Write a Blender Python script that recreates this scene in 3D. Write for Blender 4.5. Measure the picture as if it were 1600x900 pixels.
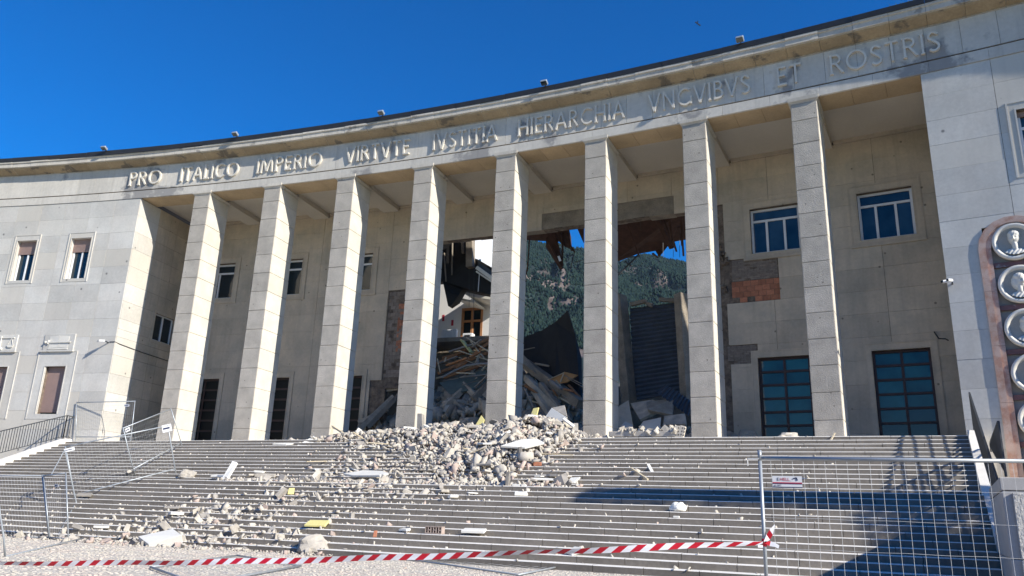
import bpy, bmesh, math, random
import numpy as np
from mathutils import Vector, Matrix, noise
random.seed(7); rng = np.random.default_rng(7)
SC = bpy.context.scene; COL = SC.collection
for o in list(bpy.data.objects): bpy.data.objects.remove(o)

# ------------------------------------------------------------------ camera
PITCH, ROLL, EYE, FPX = 0.28549, 0.03535, 1.13584, 1223.04
cd = bpy.data.cameras.new('camera'); cam = bpy.data.objects.new('camera', cd); COL.objects.link(cam)
cd.sensor_width = 36; cd.lens = FPX/1600*36; cd.clip_start = .1; cd.clip_end = 12000
X = Vector((1, 0, 0)); U = Vector((0, -math.sin(PITCH), math.cos(PITCH))); B = Vector((0, -math.cos(PITCH), -math.sin(PITCH)))
cr, sr = math.cos(ROLL), math.sin(ROLL)
X2 = X*cr + U*sr; U2 = U*cr - X*sr
cam.matrix_world = Matrix(((X2.x, U2.x, B.x, 0), (X2.y, U2.y, B.y, 0), (X2.z, U2.z, B.z, EYE), (0, 0, 0, 1)))
SC.camera = cam

# ------------------------------------------------------------------ world, sun, exposure
SUN_AZ, SUN_EL = 129.3, 29.0
w = bpy.data.worlds.new('World'); SC.world = w; w.use_nodes = True
nt = w.node_tree; bg = nt.nodes['Background']
sky = nt.nodes.new('ShaderNodeTexSky'); sky.sky_type = 'NISHITA'; sky.sun_disc = False
sky.sun_elevation = math.radians(SUN_EL); sky.sun_rotation = math.radians(SUN_AZ)
sky.air_density = 1.0; sky.dust_density = 0.1; sky.ozone_density = 4.0; sky.altitude = 300
hs = nt.nodes.new('ShaderNodeHueSaturation'); hs.inputs['Saturation'].default_value = 1.45; hs.inputs['Value'].default_value = 1.36; hs.inputs['Hue'].default_value = .512
nt.links.new(sky.outputs[0], hs.inputs['Color']); nt.links.new(hs.outputs[0], bg.inputs[0]); bg.inputs[1].default_value = 0.09
sl = bpy.data.lights.new('sun', 'SUN'); sl.energy = 5.0; sl.angle = math.radians(.5); sl.color = (1, .945, .845)
so = bpy.data.objects.new('sun', sl); COL.objects.link(so)
a, e = math.radians(SUN_AZ), math.radians(SUN_EL)
SUN = Vector((math.sin(a)*math.cos(e), math.cos(a)*math.cos(e), math.sin(e)))
so.rotation_euler = SUN.to_track_quat('Z', 'Y').to_euler(); so.location = (30, -30, 40)
SC.view_settings.view_transform = 'Standard'; SC.view_settings.look = 'None'
SC.view_settings.exposure = 0.5; SC.view_settings.gamma = 1

# ------------------------------------------------------------------ plan of the place: a shallow concave facade of bays, straight stairs before it
R0, PH0, DPH = 147.06109, 0.28992, 0.03047357
CX, CY = -59.376803, -100.579562
ST, LAND, MOFF, RIS = 0.369383, 1.282455, 2.2, 0.16      # tread, extra landing depth, platform edge offset, riser
ZP = 26*RIS; ZS = 17.85; BAY = R0*DPH
HW = 1.01307/2/BAY
SN = Vector((0.39761074, 0.91755419, 0)); STG = Vector((0.91755419, -0.39761074, 0)); SM = Vector((-2.572433, 35.067878, 0))
def fp(u, d, z):
    p = PH0 + DPH*u
    return Vector((CX + (R0+d)*math.sin(p), CY + (R0+d)*math.cos(p), z))
def sp(s, off, z): return SM - SN*off + STG*s + Vector((0, 0, z))
def ray(px, py):
    A, Bb = px-800, py-450
    a_ = cr*A + sr*Bb; b_ = -sr*A + cr*Bb
    return X*(a_/FPX) - B - U*(b_/FPX)
def at_off(px, py, off):            # where a spot of the photograph lies on the upright plane OFF metres before the facade
    v = ray(px, py); t = ((SM - SN*off).dot(SN))/(v.x*SN.x + v.y*SN.y); return v*t + Vector((0, 0, EYE))
def at_fac(px, py, d):
    v = ray(px, py); o = Vector((-CX, -CY)); a_ = v.x**2+v.y**2; b_ = 2*(o.x*v.x+o.y*v.y); c_ = o.dot(o)-(R0+d)**2
    t = (-b_+math.sqrt(b_*b_-4*a_*c_))/(2*a_); return v*t + Vector((0, 0, EYE))
def ud(P):
    dx, dy = P.x-CX, P.y-CY; return (math.atan2(dx, dy)-PH0)/DPH, math.hypot(dx, dy)-R0
def uz(px, py, d): P = at_fac(px, py, d); return ud(P)[0], P.z
def at_z(px, py, z):
    v = ray(px, py); return v*((z-EYE)/v.z) + Vector((0, 0, EYE))
def soz(P):
    d_ = P-SM; return d_.x*STG.x+d_.y*STG.y, -(d_.x*SN.x+d_.y*SN.y), P.z
def k_off(k): return MOFF + k*ST + (LAND if k >= 13 else 0)     # nosing of step k
def stair_z(off):
    if off <= MOFF: return ZP
    k = 0
    while k < 26 and off > k_off(k): k += 1
    return (26-k)*RIS
def at_step(px, py, k, f=.5):        # a spot on the tread of step k
    z = (26-k)*RIS if k < 26 else 0
    o = (k_off(k)-(1-f)*ST) if k < 26 else k_off(25)+f
    P = at_off(px, py, o); return Vector((P.x, P.y, z))

# ------------------------------------------------------------------ materials
def mat(name, base, rough=.85, var=.12, scale=1.5, bump=0., bscale=30., dark=None, dscale=.5, dthr=.6, rand=.0, metal=0., spec=.5, tint=None, tscale=.7, pits=0., streak=0., rtint=None):
    m = bpy.data.materials.new(name); m.use_nodes = True; N = m.node_tree.nodes; L = m.node_tree.links
    bs = N['Principled BSDF']; bs.inputs['Roughness'].default_value = rough; bs.inputs['Metallic'].default_value = metal
    bs.inputs['Specular IOR Level'].default_value = spec
    geo = N.new('ShaderNodeNewGeometry')
    def nz(sc, det=5, vec=None, ro=.6):
        n = N.new('ShaderNodeTexNoise'); n.inputs['Scale'].default_value = sc; n.inputs['Detail'].default_value = det; n.inputs['Roughness'].default_value = ro
        L.new(vec or geo.outputs['Position'], n.inputs['Vector']); return n.outputs['Fac']
    def mix(fac, a, b, mode='MIX'):
        x = N.new('ShaderNodeMix'); x.data_type = 'RGBA'; x.blend_type = mode
        for i, v in ((0, fac), (6, a), (7, b)):
            if isinstance(v, (float, int)): x.inputs[i].default_value = v
            elif isinstance(v, tuple): x.inputs[i].default_value = (*v, 1)
            else: L.new(v, x.inputs[i])
        return x.outputs[2]
    def ramp(x, lo, hi, a=0., b=1.):
        r = N.new('ShaderNodeMapRange'); r.inputs[1].default_value = lo; r.inputs[2].default_value = hi; r.inputs[3].default_value = a; r.inputs[4].default_value = b
        r.clamp = True; L.new(x, r.inputs[0]); return r.outputs[0]
    def grey(x):
        c = N.new('ShaderNodeCombineColor'); [L.new(x, c.inputs[i]) for i in range(3)]; return c.outputs[0]
    col = base
    if tint: col = mix(ramp(nz(tscale, 3), .42, .62), base, tint)
    v = ramp(nz(scale), .3, .7, 1-var, 1+var)
    col = mix(1., col, grey(v), 'MULTIPLY')
    v2 = ramp(nz(scale*14, 4), .3, .7, 1-var*.6, 1+var*.6)
    col = mix(1., col, grey(v2), 'MULTIPLY')
    if rand:
        oi = N.new('ShaderNodeObjectInfo'); col = mix(1., col, grey(ramp(oi.outputs['Random'], 0, 1, 1-rand, 1+rand)), 'MULTIPLY')
    if rtint:
        o2 = N.new('ShaderNodeObjectInfo'); fr = N.new('ShaderNodeMath'); fr.operation = 'FRACT'; f2 = N.new('ShaderNodeMath'); f2.operation = 'MULTIPLY'; f2.inputs[1].default_value = 7.31; L.new(o2.outputs['Random'], f2.inputs[0]); L.new(f2.outputs[0], fr.inputs[0])
        col = mix(ramp(fr.outputs[0], .45, 1., 0, .75), col, rtint)
    if streak:
        mp = N.new('ShaderNodeMapping'); mp.inputs['Scale'].default_value = (2.2, 2.2, .12); L.new(geo.outputs['Position'], mp.inputs[0])
        col = mix(ramp(nz(1.6, 4, mp.outputs[0]), .5, .75, 0, streak), col, tuple(c*.45 for c in base))
    if dark: col = mix(ramp(nz(dscale, 6), dthr, dthr+.05, 0, .85), col, dark)
    if pits:
        vo = N.new('ShaderNodeTexVoronoi'); vo.inputs['Scale'].default_value = pits; L.new(geo.outputs['Position'], vo.inputs['Vector'])
        col = mix(ramp(vo.outputs['Distance'], .05, .09, .75, 0), col, tuple(c*.2 for c in base))
    if isinstance(col, tuple): bs.inputs['Base Color'].default_value = (*col, 1)
    else: L.new(col, bs.inputs['Base Color'])
    if bump:
        bp = N.new('ShaderNodeBump'); bp.inputs['Strength'].default_value = 1.; bp.inputs['Distance'].default_value = bump
        L.new(nz(bscale, 4), bp.inputs['Height']); L.new(bp.outputs[0], bs.inputs['Normal'])
    return m
M = {}
M['pillarside'] = mat('sunlit_fine_dressed_stone', (.60, .56, .475), .9, .10, 1.6, .004, 40, rand=.04)  # pillar sides lighter, fronts darker: sun contrast painted into the stone
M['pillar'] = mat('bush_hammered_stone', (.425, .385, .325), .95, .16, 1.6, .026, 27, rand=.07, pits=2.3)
M['slab'] = mat('smooth_limestone', (.54, .52, .47), .7, .10, .6, .003, 40, rand=.10, tint=(.54, .51, .455), pits=1.1, streak=.08, rtint=(.545, .50, .42))
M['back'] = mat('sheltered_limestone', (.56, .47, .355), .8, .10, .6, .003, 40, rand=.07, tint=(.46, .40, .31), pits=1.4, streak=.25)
M['frieze'] = mat('weathered_frieze_stone', (.55, .515, .45), .8, .10, .5, .004, 30, dark=(.24, .23, .22), dscale=.42, dthr=.575, rand=.05, streak=.3)
M['letter'] = mat('carved_letter_stone', (.62, .58, .50), .8, .1, 3, .002, 40)
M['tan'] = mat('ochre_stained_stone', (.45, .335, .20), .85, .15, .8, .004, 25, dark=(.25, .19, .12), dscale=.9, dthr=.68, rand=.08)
M['cornice'] = mat('cornice_stone', (.52, .48, .41), .85, .15, .8, .004, 25, dark=(.26, .24, .21), dscale=1.1, dthr=.6, rand=.06, streak=.3)
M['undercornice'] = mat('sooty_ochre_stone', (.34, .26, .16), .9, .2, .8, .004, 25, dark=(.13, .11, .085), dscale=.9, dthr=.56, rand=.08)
M['plaster'] = mat('ceiling_plaster', (.58, .52, .425), .9, .05, .5)
M['core'] = mat('raw_wall_core', (.20, .155, .115), .95, .45, 3, .05, 9, rand=.05, tint=(.12, .095, .075), tscale=4)
M['brick'] = mat('terracotta_brick', (.42, .17, .095), .9, .2, 6, .006, 30, rand=.22)
M['greybrick'] = mat('mortared_grey_brick', (.24, .20, .165), .95, .2, 6, .01, 20, rand=.15)
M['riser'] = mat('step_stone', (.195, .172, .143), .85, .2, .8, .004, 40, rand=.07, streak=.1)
M['tread'] = mat('dusty_sunlit_tread_stone', (.80, .765, .70), .9, .08, 2.0, .004, 40)  # dust, plus sun on nosings and treads painted into a lighter colour
M['dust'] = mat('rubble_dust_pale', (.47, .43, .365), .95, .18, 4, .003, 40, rand=.14)
M['dust2'] = mat('rubble_plaster_grey', (.33, .305, .27), .95, .2, 4, .003, 40, rand=.16)
M['pink'] = mat('rubble_brick_pink', (.42, .335, .285), .95, .2, 5, .003, 40, rand=.16)
M['mound'] = mat('shaded_rubble_fines', (.20, .18, .155), 1, .3, 6, .04, 12)  # fines coloured dark to paint shade into gaps between pieces
M['inner'] = mat('inner_rubble_grey', (.44, .38, .30), .95, .3, 2, .03, 10, rand=.3)
M['marble'] = mat('broken_marble_slab', (.78, .76, .69), .6, .06, 2, .002, 30, rand=.05)
M['yellow'] = mat('yellow_foam_board', (.72, .64, .26), .8, .08, 3)
M['wood'] = mat('splintered_timber', (.38, .18, .08), .8, .25, 3, .006, 30, rand=.2)
M['palewood'] = mat('pale_lath', (.55, .47, .33), .8, .15, 4, .003, 30)
M['orange'] = mat('orange_plywood', (.55, .27, .09), .7, .15, 4)
M['felt'] = mat('tarred_felt', (.012, .012, .013), .7, .3, 2, .02, 4)
M['roofwood'] = mat('dark_roof_board', (.055, .025, .016), .9, .3, 3, .01, 20, rand=.3)
M['conc'] = mat('raw_concrete', (.27, .23, .18), .95, .3, 1.6, .03, 9, rand=.15)
M['corr'] = mat('corrugated_steel', (.085, .095, .11), .5, .2, 1, metal=.4)
M['tarp'] = mat('grey_green_sheet', (.12, .16, .15), .6, .2, 2, .02, 6)
M['whitewall'] = mat('white_plaster_wall', (.78, .77, .74), .9, .05, 1)
M['frame'] = mat('white_window_frame', (.75, .76, .76), .5, .03, 2)
M['darkframe'] = mat('rust_brown_steel', (.045, .02, .016), .5, .15, 4)
M['shutter'] = mat('mauve_brown_shutter', (.33, .23, .20), .6, .06, 3)
M['railing'] = mat('dark_painted_iron', (.035, .04, .045), .5, .1, 4)
M['galv'] = mat('galvanised_tube', (.38, .41, .43), .42, .12, 6, metal=.35)
M['wire'] = mat('galvanised_wire', (.58, .58, .56), .5, .08, 6, metal=.2)
M['rubber'] = mat('dark_rubber_block', (.03, .03, .03), .8, .1, 4)
M['red'] = mat('tape_red', (.55, .012, .03), .4, .04, 3)
M['white'] = mat('tape_white', (.82, .82, .84), .35, .03, 3)
M['signwhite'] = mat('sign_white', (.66, .67, .68), .4, .02, 3)
M['signblue'] = mat('sign_navy', (.02, .03, .08), .4, .02, 3)
M['signred'] = mat('sign_crimson', (.45, .04, .07), .4, .02, 3)
M['pinkmarble'] = mat('pink_marble', (.50, .36, .29), .45, .14, 2, .001, 30, tint=(.42, .24, .17), tscale=3, rand=.06)
M['redmarble'] = mat('red_marble', (.19, .085, .07), .45, .2, 3, rand=.1, dark=(.3, .27, .25), dscale=2.5, dthr=.62)
M['relief'] = mat('relief_marble', (.66, .63, .56), .55, .06, 3)
M['niche'] = mat('niche_stone', (.36, .34, .30), .8, .1, 2)
M['roofmetal'] = mat('dark_roof_metal', (.035, .035, .04), .5, .15, 3, metal=.3)
M['ped'] = mat('coarse_bush_hammered_granite', (.56, .54, .50), .95, .12, 3, .045, 17)
M['granite'] = mat('smooth_granite', (.46, .44, .41), .8, .08, 3, .002, 50, rand=.04)
M['cobble'] = mat('dusty_cobbles', (.50, .465, .40), .9, .22, 5, .01, 40, tint=(.50, .44, .38), tscale=1.2)
M['plaza'] = mat('dusty_joint_sand', (.27, .245, .21), .95, .15, 1.5, .01, 20)
M['ground'] = mat('pale_paved_square', (.30, .26, .20), .95, .15, 1.5, .01, 20)
M['leaf'] = mat('tree_foliage', (.05, .09, .025), .8, .3, 2)
M['bark'] = mat('tree_bark', (.10, .075, .055), .9, .2, 4, .02, 12)
M['bird'] = mat('dark_feather', (.03, .03, .035), .8, .1, 4)
def glass(name, col, rough, vary=0):
    m = bpy.data.materials.new(name); m.use_nodes = True; b_ = m.node_tree.nodes['Principled BSDF']
    b_.inputs['Base Color'].default_value = (*col, 1); b_.inputs['Roughness'].default_value = rough; b_.inputs['IOR'].default_value = 1.6
    b_.inputs['Specular IOR Level'].default_value = .45
    if vary:   # slightly wavy; uneven colour paints in varied reflections, pane to pane
        N = m.node_tree.nodes; L = m.node_tree.links; oi = N.new('ShaderNodeObjectInfo'); no = N.new('ShaderNodeTexNoise'); no.inputs['Scale'].default_value = 1.1; no.inputs['Detail'].default_value = 4
        ge = N.new('ShaderNodeNewGeometry'); L.new(ge.outputs['Position'], no.inputs['Vector'])
        ma = N.new('ShaderNodeMath'); ma.operation = 'MULTIPLY_ADD'; ma.inputs[1].default_value = .6; L.new(oi.outputs['Random'], ma.inputs[0]); L.new(no.outputs['Fac'], ma.inputs[2])
        cr_ = N.new('ShaderNodeValToRGB'); cr_.color_ramp.elements[0].position = .45; cr_.color_ramp.elements[0].color = (*[c*(1-vary) for c in col], 1); cr_.color_ramp.elements[1].position = 1.0; cr_.color_ramp.elements[1].color = (*[c*(1+vary*1.3) for c in col], 1)
        L.new(ma.outputs[0], cr_.inputs[0]); L.new(cr_.outputs[0], b_.inputs['Base Color'])
        bu = N.new('ShaderNodeBump'); bu.inputs['Distance'].default_value = .02; bu.inputs['Strength'].default_value = .25; L.new(no.outputs['Fac'], bu.inputs['Height']); L.new(bu.outputs[0], b_.inputs['Normal'])
    return m
M['glass'] = glass('dark_window_glass', (.010, .022, .03), .04)
M['teal'] = glass('teal_door_glass', (.012, .062, .066), .05, .6)
M['dimglass'] = glass('dim_hall_glass', (.006, .009, .01), .3); M['dimglass'].node_tree.nodes['Principled BSDF'].inputs['Specular IOR Level'].default_value = .12
M['skypane'] = glass('sky_tinted_glass', (.02, .04, .058), .04, .5)  # reflected sky painted into the pane colour
M['void'] = glass('near_black', (.006, .005, .005), .9)  # even near-black, stands in for shade inside the block holes

# ------------------------------------------------------------------ mesh building
PW = {}
def empty(name, loc, parent=None, **kw):
    o = bpy.data.objects.new(name, None); COL.objects.link(o); o.location = loc; PW[o.name] = Matrix.Translation(loc); o.empty_display_size = .3
    if parent is not None: o.parent = parent; o.matrix_parent_inverse = PW[parent.name].inverted()
    tag(o, **kw); return o
def tag(o, label=None, cat=None, group=None, kind=None):
    if label: o['label'] = label
    if cat: o['category'] = cat
    if group: o['group'] = group
    if kind: o['kind'] = kind
    return o
class MB:
    def __init__(s): s.v = []; s.f = []; s.m = []
    def poly(s, V, F, mi=0):
        n = len(s.v); s.v += [Vector(p) for p in V]; s.f += [[n+i for i in f] for f in F]; s.m += [mi]*len(F); return s
    def hexa(s, P, mi=0):   # P: bottom 4 (ccw seen from above) then top 4
        return s.poly(P, [(3, 2, 1, 0), (4, 5, 6, 7), (0, 1, 5, 4), (1, 2, 6, 5), (2, 3, 7, 6), (3, 0, 4, 7)], mi)
    def fbox(s, u0, u1, d0, d1, z0, z1, mi=0):
        return s.hexa([fp(u0, d0, z0), fp(u1, d0, z0), fp(u1, d1, z0), fp(u0, d1, z0), fp(u0, d0, z1), fp(u1, d0, z1), fp(u1, d1, z1), fp(u0, d1, z1)], mi)
    def sbox(s, s0, s1, o0, o1, z0, z1, mi=0):   # o0 > o1: o0 is the viewer's side
        return s.hexa([sp(s0, o0, z0), sp(s1, o0, z0), sp(s1, o1, z0), sp(s0, o1, z0), sp(s0, o0, z1), sp(s1, o0, z1), sp(s1, o1, z1), sp(s0, o1, z1)], mi)
    def box(s, c, size, rot=None, mi=0):
        c = Vector(c); h = Vector(size)/2; rot = rot or Matrix.Identity(3)
        P = [c + rot @ Vector((x*h.x, y*h.y, z*h.z)) for z in (-1, 1) for x, y in ((-1, -1), (1, -1), (1, 1), (-1, 1))]
        return s.hexa(P, mi)
    def beam(s, a, b, wd, th, up=Vector((0, 0, 1)), mi=0):
        a, b = Vector(a), Vector(b); d = (b-a).normalized(); x = d.cross(up)
        if x.length < 1e-3: x = d.cross(Vector((1, 0, 0)))
        x.normalize(); y = x.cross(d).normalized(); P = []
        for q in (a, b): P += [q - x*wd/2 - y*th/2, q + x*wd/2 - y*th/2, q + x*wd/2 + y*th/2, q - x*wd/2 + y*th/2]
        return s.hexa(P, mi)
    def tube(s, pts, r, n=8, mi=0, closed=False):
        pts = [Vector(p) for p in pts]; rings = []; N0 = len(s.v)
        for i, p in enumerate(pts):
            d = (pts[min(i+1, len(pts)-1)] - pts[max(i-1, 0)]).normalized()
            x = d.cross(Vector((0, 0, 1)))
            if x.length < 1e-2: x = d.cross(Vector((0, 1, 0)))
            x.normalize(); y = x.cross(d)
            for j in range(n):
                t = 2*math.pi*j/n; s.v.append(p + x*math.cos(t)*r + y*math.sin(t)*r)
        for i in range(len(pts)-1):
            for j in range(n):
                s.f.append([N0+i*n+j, N0+i*n+(j+1) % n, N0+(i+1)*n+(j+1) % n, N0+(i+1)*n+j]); s.m.append(mi)
        s.f.append([N0+j for j in range(n)][::-1]); s.m.append(mi)
        s.f.append([N0+(len(pts)-1)*n+j for j in range(n)]); s.m.append(mi)
        return s
    def prism(s, poly, vec, mi=0):
        P = [Vector(p) for p in poly]; n = len(P); vec = Vector(vec)
        V = P + [p+vec for p in P]
        F = [list(range(n))[::-1], list(range(n, 2*n))] + [[i, (i+1) % n, n+(i+1) % n, n+i] for i in range(n)]
        return s.poly(V, F, mi)
    def sweep(s, prof, us, mi=0, ends=True):   # profile [(d, z)] swept along facade stations
        N0 = len(s.v); n = len(prof)
        for u in us: s.v += [fp(u, d, z) for d, z in prof]
        for i in range(len(us)-1):
            for j in range(n):
                s.f.append([N0+i*n+j, N0+i*n+(j+1) % n, N0+(i+1)*n+(j+1) % n, N0+(i+1)*n+j]); s.m.append(mi)
        if ends:
            s.f.append([N0+j for j in range(n)]); s.m.append(mi); s.f.append([N0+(len(us)-1)*n+j for j in range(n)][::-1]); s.m.append(mi)
        return s
    def build(s, name, mats, parent=None, smooth=False, bevel=0, fix=True, **kw):
        if not s.v: return None
        lo = Vector([min(p[i] for p in s.v) for i in range(3)]); hi = Vector([max(p[i] for p in s.v) for i in range(3)])
        c = Vector(((lo.x+hi.x)/2, (lo.y+hi.y)/2, lo.z))
        me = bpy.data.meshes.new(name); me.from_pydata([p-c for p in s.v], [], s.f)
        mats = mats if isinstance(mats, (list, tuple)) else [mats]
        for m in mats: me.materials.append(M[m])
        if len(mats) > 1: me.polygons.foreach_set('material_index', s.m)
        if fix or bevel:
            bm = bmesh.new(); bm.from_mesh(me)
            if bevel: bmesh.ops.bevel(bm, geom=bm.edges[:], offset=bevel, segments=1, affect='EDGES', clamp_overlap=True)
            bmesh.ops.recalc_face_normals(bm, faces=bm.faces[:]); bm.to_mesh(me); bm.free()
        if smooth: me.polygons.foreach_set('use_smooth', [True]*len(me.polygons))
        o = bpy.data.objects.new(name, me); COL.objects.link(o); o.location = c; PW[o.name] = Matrix.Translation(c)
        if parent is not None: o.parent = parent; o.matrix_parent_inverse = PW[parent.name].inverted()
        return tag(o, **kw)
def link_copy(src, name, mw, parent=None, **kw):
    o = bpy.data.objects.new(name, src); COL.objects.link(o); o.matrix_world = mw; PW[o.name] = mw.copy()
    if parent is not None:
        o.parent = parent; o.matrix_parent_inverse = PW[parent.name].inverted()
        l, r_, s_ = mw.decompose(); o.location = l; o.rotation_mode = 'QUATERNION'; o.rotation_quaternion = r_; o.scale = s_
    return tag(o, **kw)
def rects(u0, u1, z0, z1, holes):
    us = sorted({u0, u1} | {h[i] for h in holes for i in (0, 1) if u0 < h[i] < u1}); zs = sorted({z0, z1} | {h[i] for h in holes for i in (2, 3) if z0 < h[i] < z1}); out = []
    for i in range(len(us)-1):
        for j in range(len(zs)-1):
            cu, cz = (us[i]+us[i+1])/2, (zs[j]+zs[j+1])/2
            if not any(h[0] < cu < h[1] and h[2] < cz < h[3] for h in holes): out.append((us[i], us[i+1], zs[j], zs[j+1]))
    return out

# ------------------------------------------------------------------ ground
g = MB(); g.poly([(-3100, -110, 0), (3100, -110, 0), (3100, 2500, 0), (-3100, 2500, 0)], [(0, 1, 2, 3)]).build('ground', 'ground', kind='structure')
MB().poly([tuple(sp(-40, 11, .001)), tuple(sp(34, 11, .001)), tuple(sp(34, 34, .001)), tuple(sp(-40, 34, .001))], [(0, 1, 2, 3)]).build('plaza', 'plaza', kind='structure')
# cobbled plaza: rows laid in shallow arches
def cobbles():
    V = []; F = []; n = 0; o0 = k_off(25)+.42; sx = .105
    for i in range(int(12/sx)):
        for j in range(int(39/sx)):
            s_ = -23+j*sx; fr = ((s_ % 1.4)/1.4)*2-1
            off = o0 + i*sx + .35*fr*fr - .33
            if off < o0-.05: continue
            P = sp(s_, off, 0)
            if P.y < 8 or abs(P.x)/P.y > .75: continue
            jx, jo = rng.uniform(-.008, .008, 2); h = .006+rng.uniform(0, .010); a_ = .048+rng.uniform(-.004, .003); tl = rng.uniform(-.006, .006)
            for (dx, dy, z) in ((-1, -1, -.01), (1, -1, -.01), (1, 1, -.01), (-1, 1, -.01), (-.72, -.72, h+tl), (.72, -.72, h-tl), (.72, .72, h-tl), (-.72, .72, h+tl)):
                q = sp(s_+jx+dx*a_, off+jo+dy*a_, z+.004); V.append(tuple(q))
            for f in ((4, 5, 6, 7), (0, 1, 5, 4), (1, 2, 6, 5), (2, 3, 7, 6), (3, 0, 4, 7)): F.append([n+x for x in f])
            n += 8
    me = bpy.data.meshes.new('cobblestones'); me.from_pydata(V, [], F); me.materials.append(M['cobble'])
    bm = bmesh.new(); bm.from_mesh(me); bmesh.ops.recalc_face_normals(bm, faces=bm.faces[:]); bm.to_mesh(me); bm.free()
    o = bpy.data.objects.new('cobblestones', me); COL.objects.link(o); tag(o, kind='stuff', label='small dusty cobblestones laid in arches before the stairs', cat='paving')
cobbles()

# ------------------------------------------------------------------ staircase
def s_left(off): return -21.2
def s_right(off): return 19.8-.09*(off-2.2)
stair = empty('staircase', sp(0, 8, 0), kind='structure', label='broad grey stone staircase of two flights below the pillars', cat='staircase')
core = MB()
for k in range(26):
    o0 = k_off(k)-.09; o1 = -8. if k == 0 else k_off(k-1)-.12
    core.sbox(s_left(0), s_right(o0)-.003, o0, o1, -.3, (26-k)*RIS-.035)
core.build('stair_core', 'riser', stair)
# platform floor
MB().sbox(-21.2, 20, MOFF-.4, -8, ZP-.03, ZP-.004).build('platform_floor', 'tread', stair)
def step_block(mb, s0, s1, k, dz=0, do=0):
    zt = (26-k)*RIS+dz; zb = zt-RIS-.004; o = k_off(k)+do; back = o-(ST+.03 if k != 13 else ST+LAND+.03)
    c = .019
    prof = [(o, zb), (o, zt-c), (o-c, zt), (back, zt), (back, zb)]
    V = [sp(s0, a_, z_) for a_, z_ in prof] + [sp(s1, a_, z_) for a_, z_ in prof]
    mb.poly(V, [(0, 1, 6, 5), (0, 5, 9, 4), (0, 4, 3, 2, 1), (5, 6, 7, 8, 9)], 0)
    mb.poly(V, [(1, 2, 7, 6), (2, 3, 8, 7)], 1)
far = MB(); cnt = 0
for k in range(25, -1, -1):
    s = s_left(0); end = s_right(k_off(k)); s += rng.uniform(-1.1, 0)
    while s < end-.05:
        l = rng.uniform(1.15, 1.32); s0, s1 = max(s, s_left(0)), min(s+l, end)
        if end-s1 < .3: s1 = end
        if s1-s0 > .02:
            dz, do = rng.uniform(-.0025, .0025), rng.uniform(-.004, .004)
            P = sp((s0+s1)/2, k_off(k), 0); vis = abs(P.x)/P.y < .72
            if cnt < 298 and vis:
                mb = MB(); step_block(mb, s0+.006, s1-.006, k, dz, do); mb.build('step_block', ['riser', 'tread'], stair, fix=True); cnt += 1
            else: step_block(far, s0+.007, s1-.007, k, dz, do)
        s = s1
far.build('step_blocks', ['riser', 'tread'], stair, kind='stuff')

# side kerb on the left with railing, and the ramp beside it
def slope_z(off): # line through the nosings
    if off < MOFF: return ZP
    if off < k_off(12): return ZP-(off-MOFF)/ST*RIS
    if off < k_off(13): return 13*RIS+ (k_off(13)-off)/(k_off(13)-k_off(12))*RIS
    return 13*RIS-(off-k_off(13))/ST*RIS
lk = MB()
offs = [MOFF-1.5, MOFF, k_off(12), k_off(13), k_off(25)+.3]
for i in range(4):
    a_, b_ = offs[i], offs[i+1]
    lk.hexa([sp(-21.65, b_, -.3), sp(-21.2, b_, -.3), sp(-21.2, a_, -.3), sp(-21.65, a_, -.3), sp(-21.65, b_, slope_z(b_)+.14), sp(-21.2, b_, slope_z(b_)+.14), sp(-21.2, a_, slope_z(a_)+.14), sp(-21.65, a_, slope_z(a_)+.14)])
lk.build('stair_kerb', 'tread', stair)
MB().hexa([sp(-30, 16, -.3), sp(-21.65, 16, -.3), sp(-21.65, -3, -.3), sp(-30, -3, -.3), sp(-30, 16, .1), sp(-21.65, 16, .1), sp(-21.65, -3, 3.3), sp(-30, -3, 3.3)]).build('side_ramp', 'tread', stair)
rk = MB()
for i in range(3):
    a_, b_ = offs[i], [0, MOFF, k_off(12), 10.9][i+1]
    a_ = [MOFF-1.5, MOFF, k_off(12)][i]
    rk.hexa([sp(s_right(b_), b_, -.3), sp(s_right(b_)+.42, b_, -.3), sp(s_right(a_)+.42, a_, -.3), sp(s_right(a_), a_, -.3), sp(s_right(b_), b_, slope_z(b_)+.16), sp(s_right(b_)+.42, b_, slope_z(b_)+.16), sp(s_right(a_)+.42, a_, slope_z(a_)+.16), sp(s_right(a_), a_, slope_z(a_)+.16)])
rk.build('stair_kerb', 'tread', stair)
def railing(root, runs, nb=None, gap=.14, br=.011, height=1.15):
    for a_, b_, za, zb in runs:      # a_, b_ foot points, za zb heights
        a_, b_ = Vector(a_), Vector(b_); n = max(2, int((b_-a_).length/gap))
        MB().beam(a_+Vector((0, 0, za)), b_+Vector((0, 0, zb)), .05, .045).build('handrail', 'railing', root)
        MB().beam(a_+Vector((0, 0, .12)), b_+Vector((0, 0, .12)), .04, .03).build('bottom_rail', 'railing', root)
        for i in range(n+1):
            t = i/n; p = a_.lerp(b_, t); h = za+(zb-za)*t
            th = .04 if i in (0, n) else br*2
            MB().box(p+Vector((0, 0, h/2+(.0 if i in (0, n) else .05))), (th, th, h-(0 if i in (0, n) else .14))).build('post' if i in (0, n) else 'baluster', 'railing', root)
lr = empty('stair_railing', sp(-21.4, 4, 3), label='dark iron baluster railing sloping down beside the pale kerb by the wing', cat='railing')
railing(lr, [(sp(-21.42, MOFF, ZP+.14), sp(-21.42, 8.2, slope_z(8.2)+.1), 1.2, 1.2), (sp(-21.42, MOFF, ZP+.14), sp(-21.1, -.6, ZP), 1.2, 1.1)])
lr2 = empty('ramp_handrail', sp(-21.2, 1, ZP), label='short slanting iron handrail at the platform corner behind the fence', cat='handrail')
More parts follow.
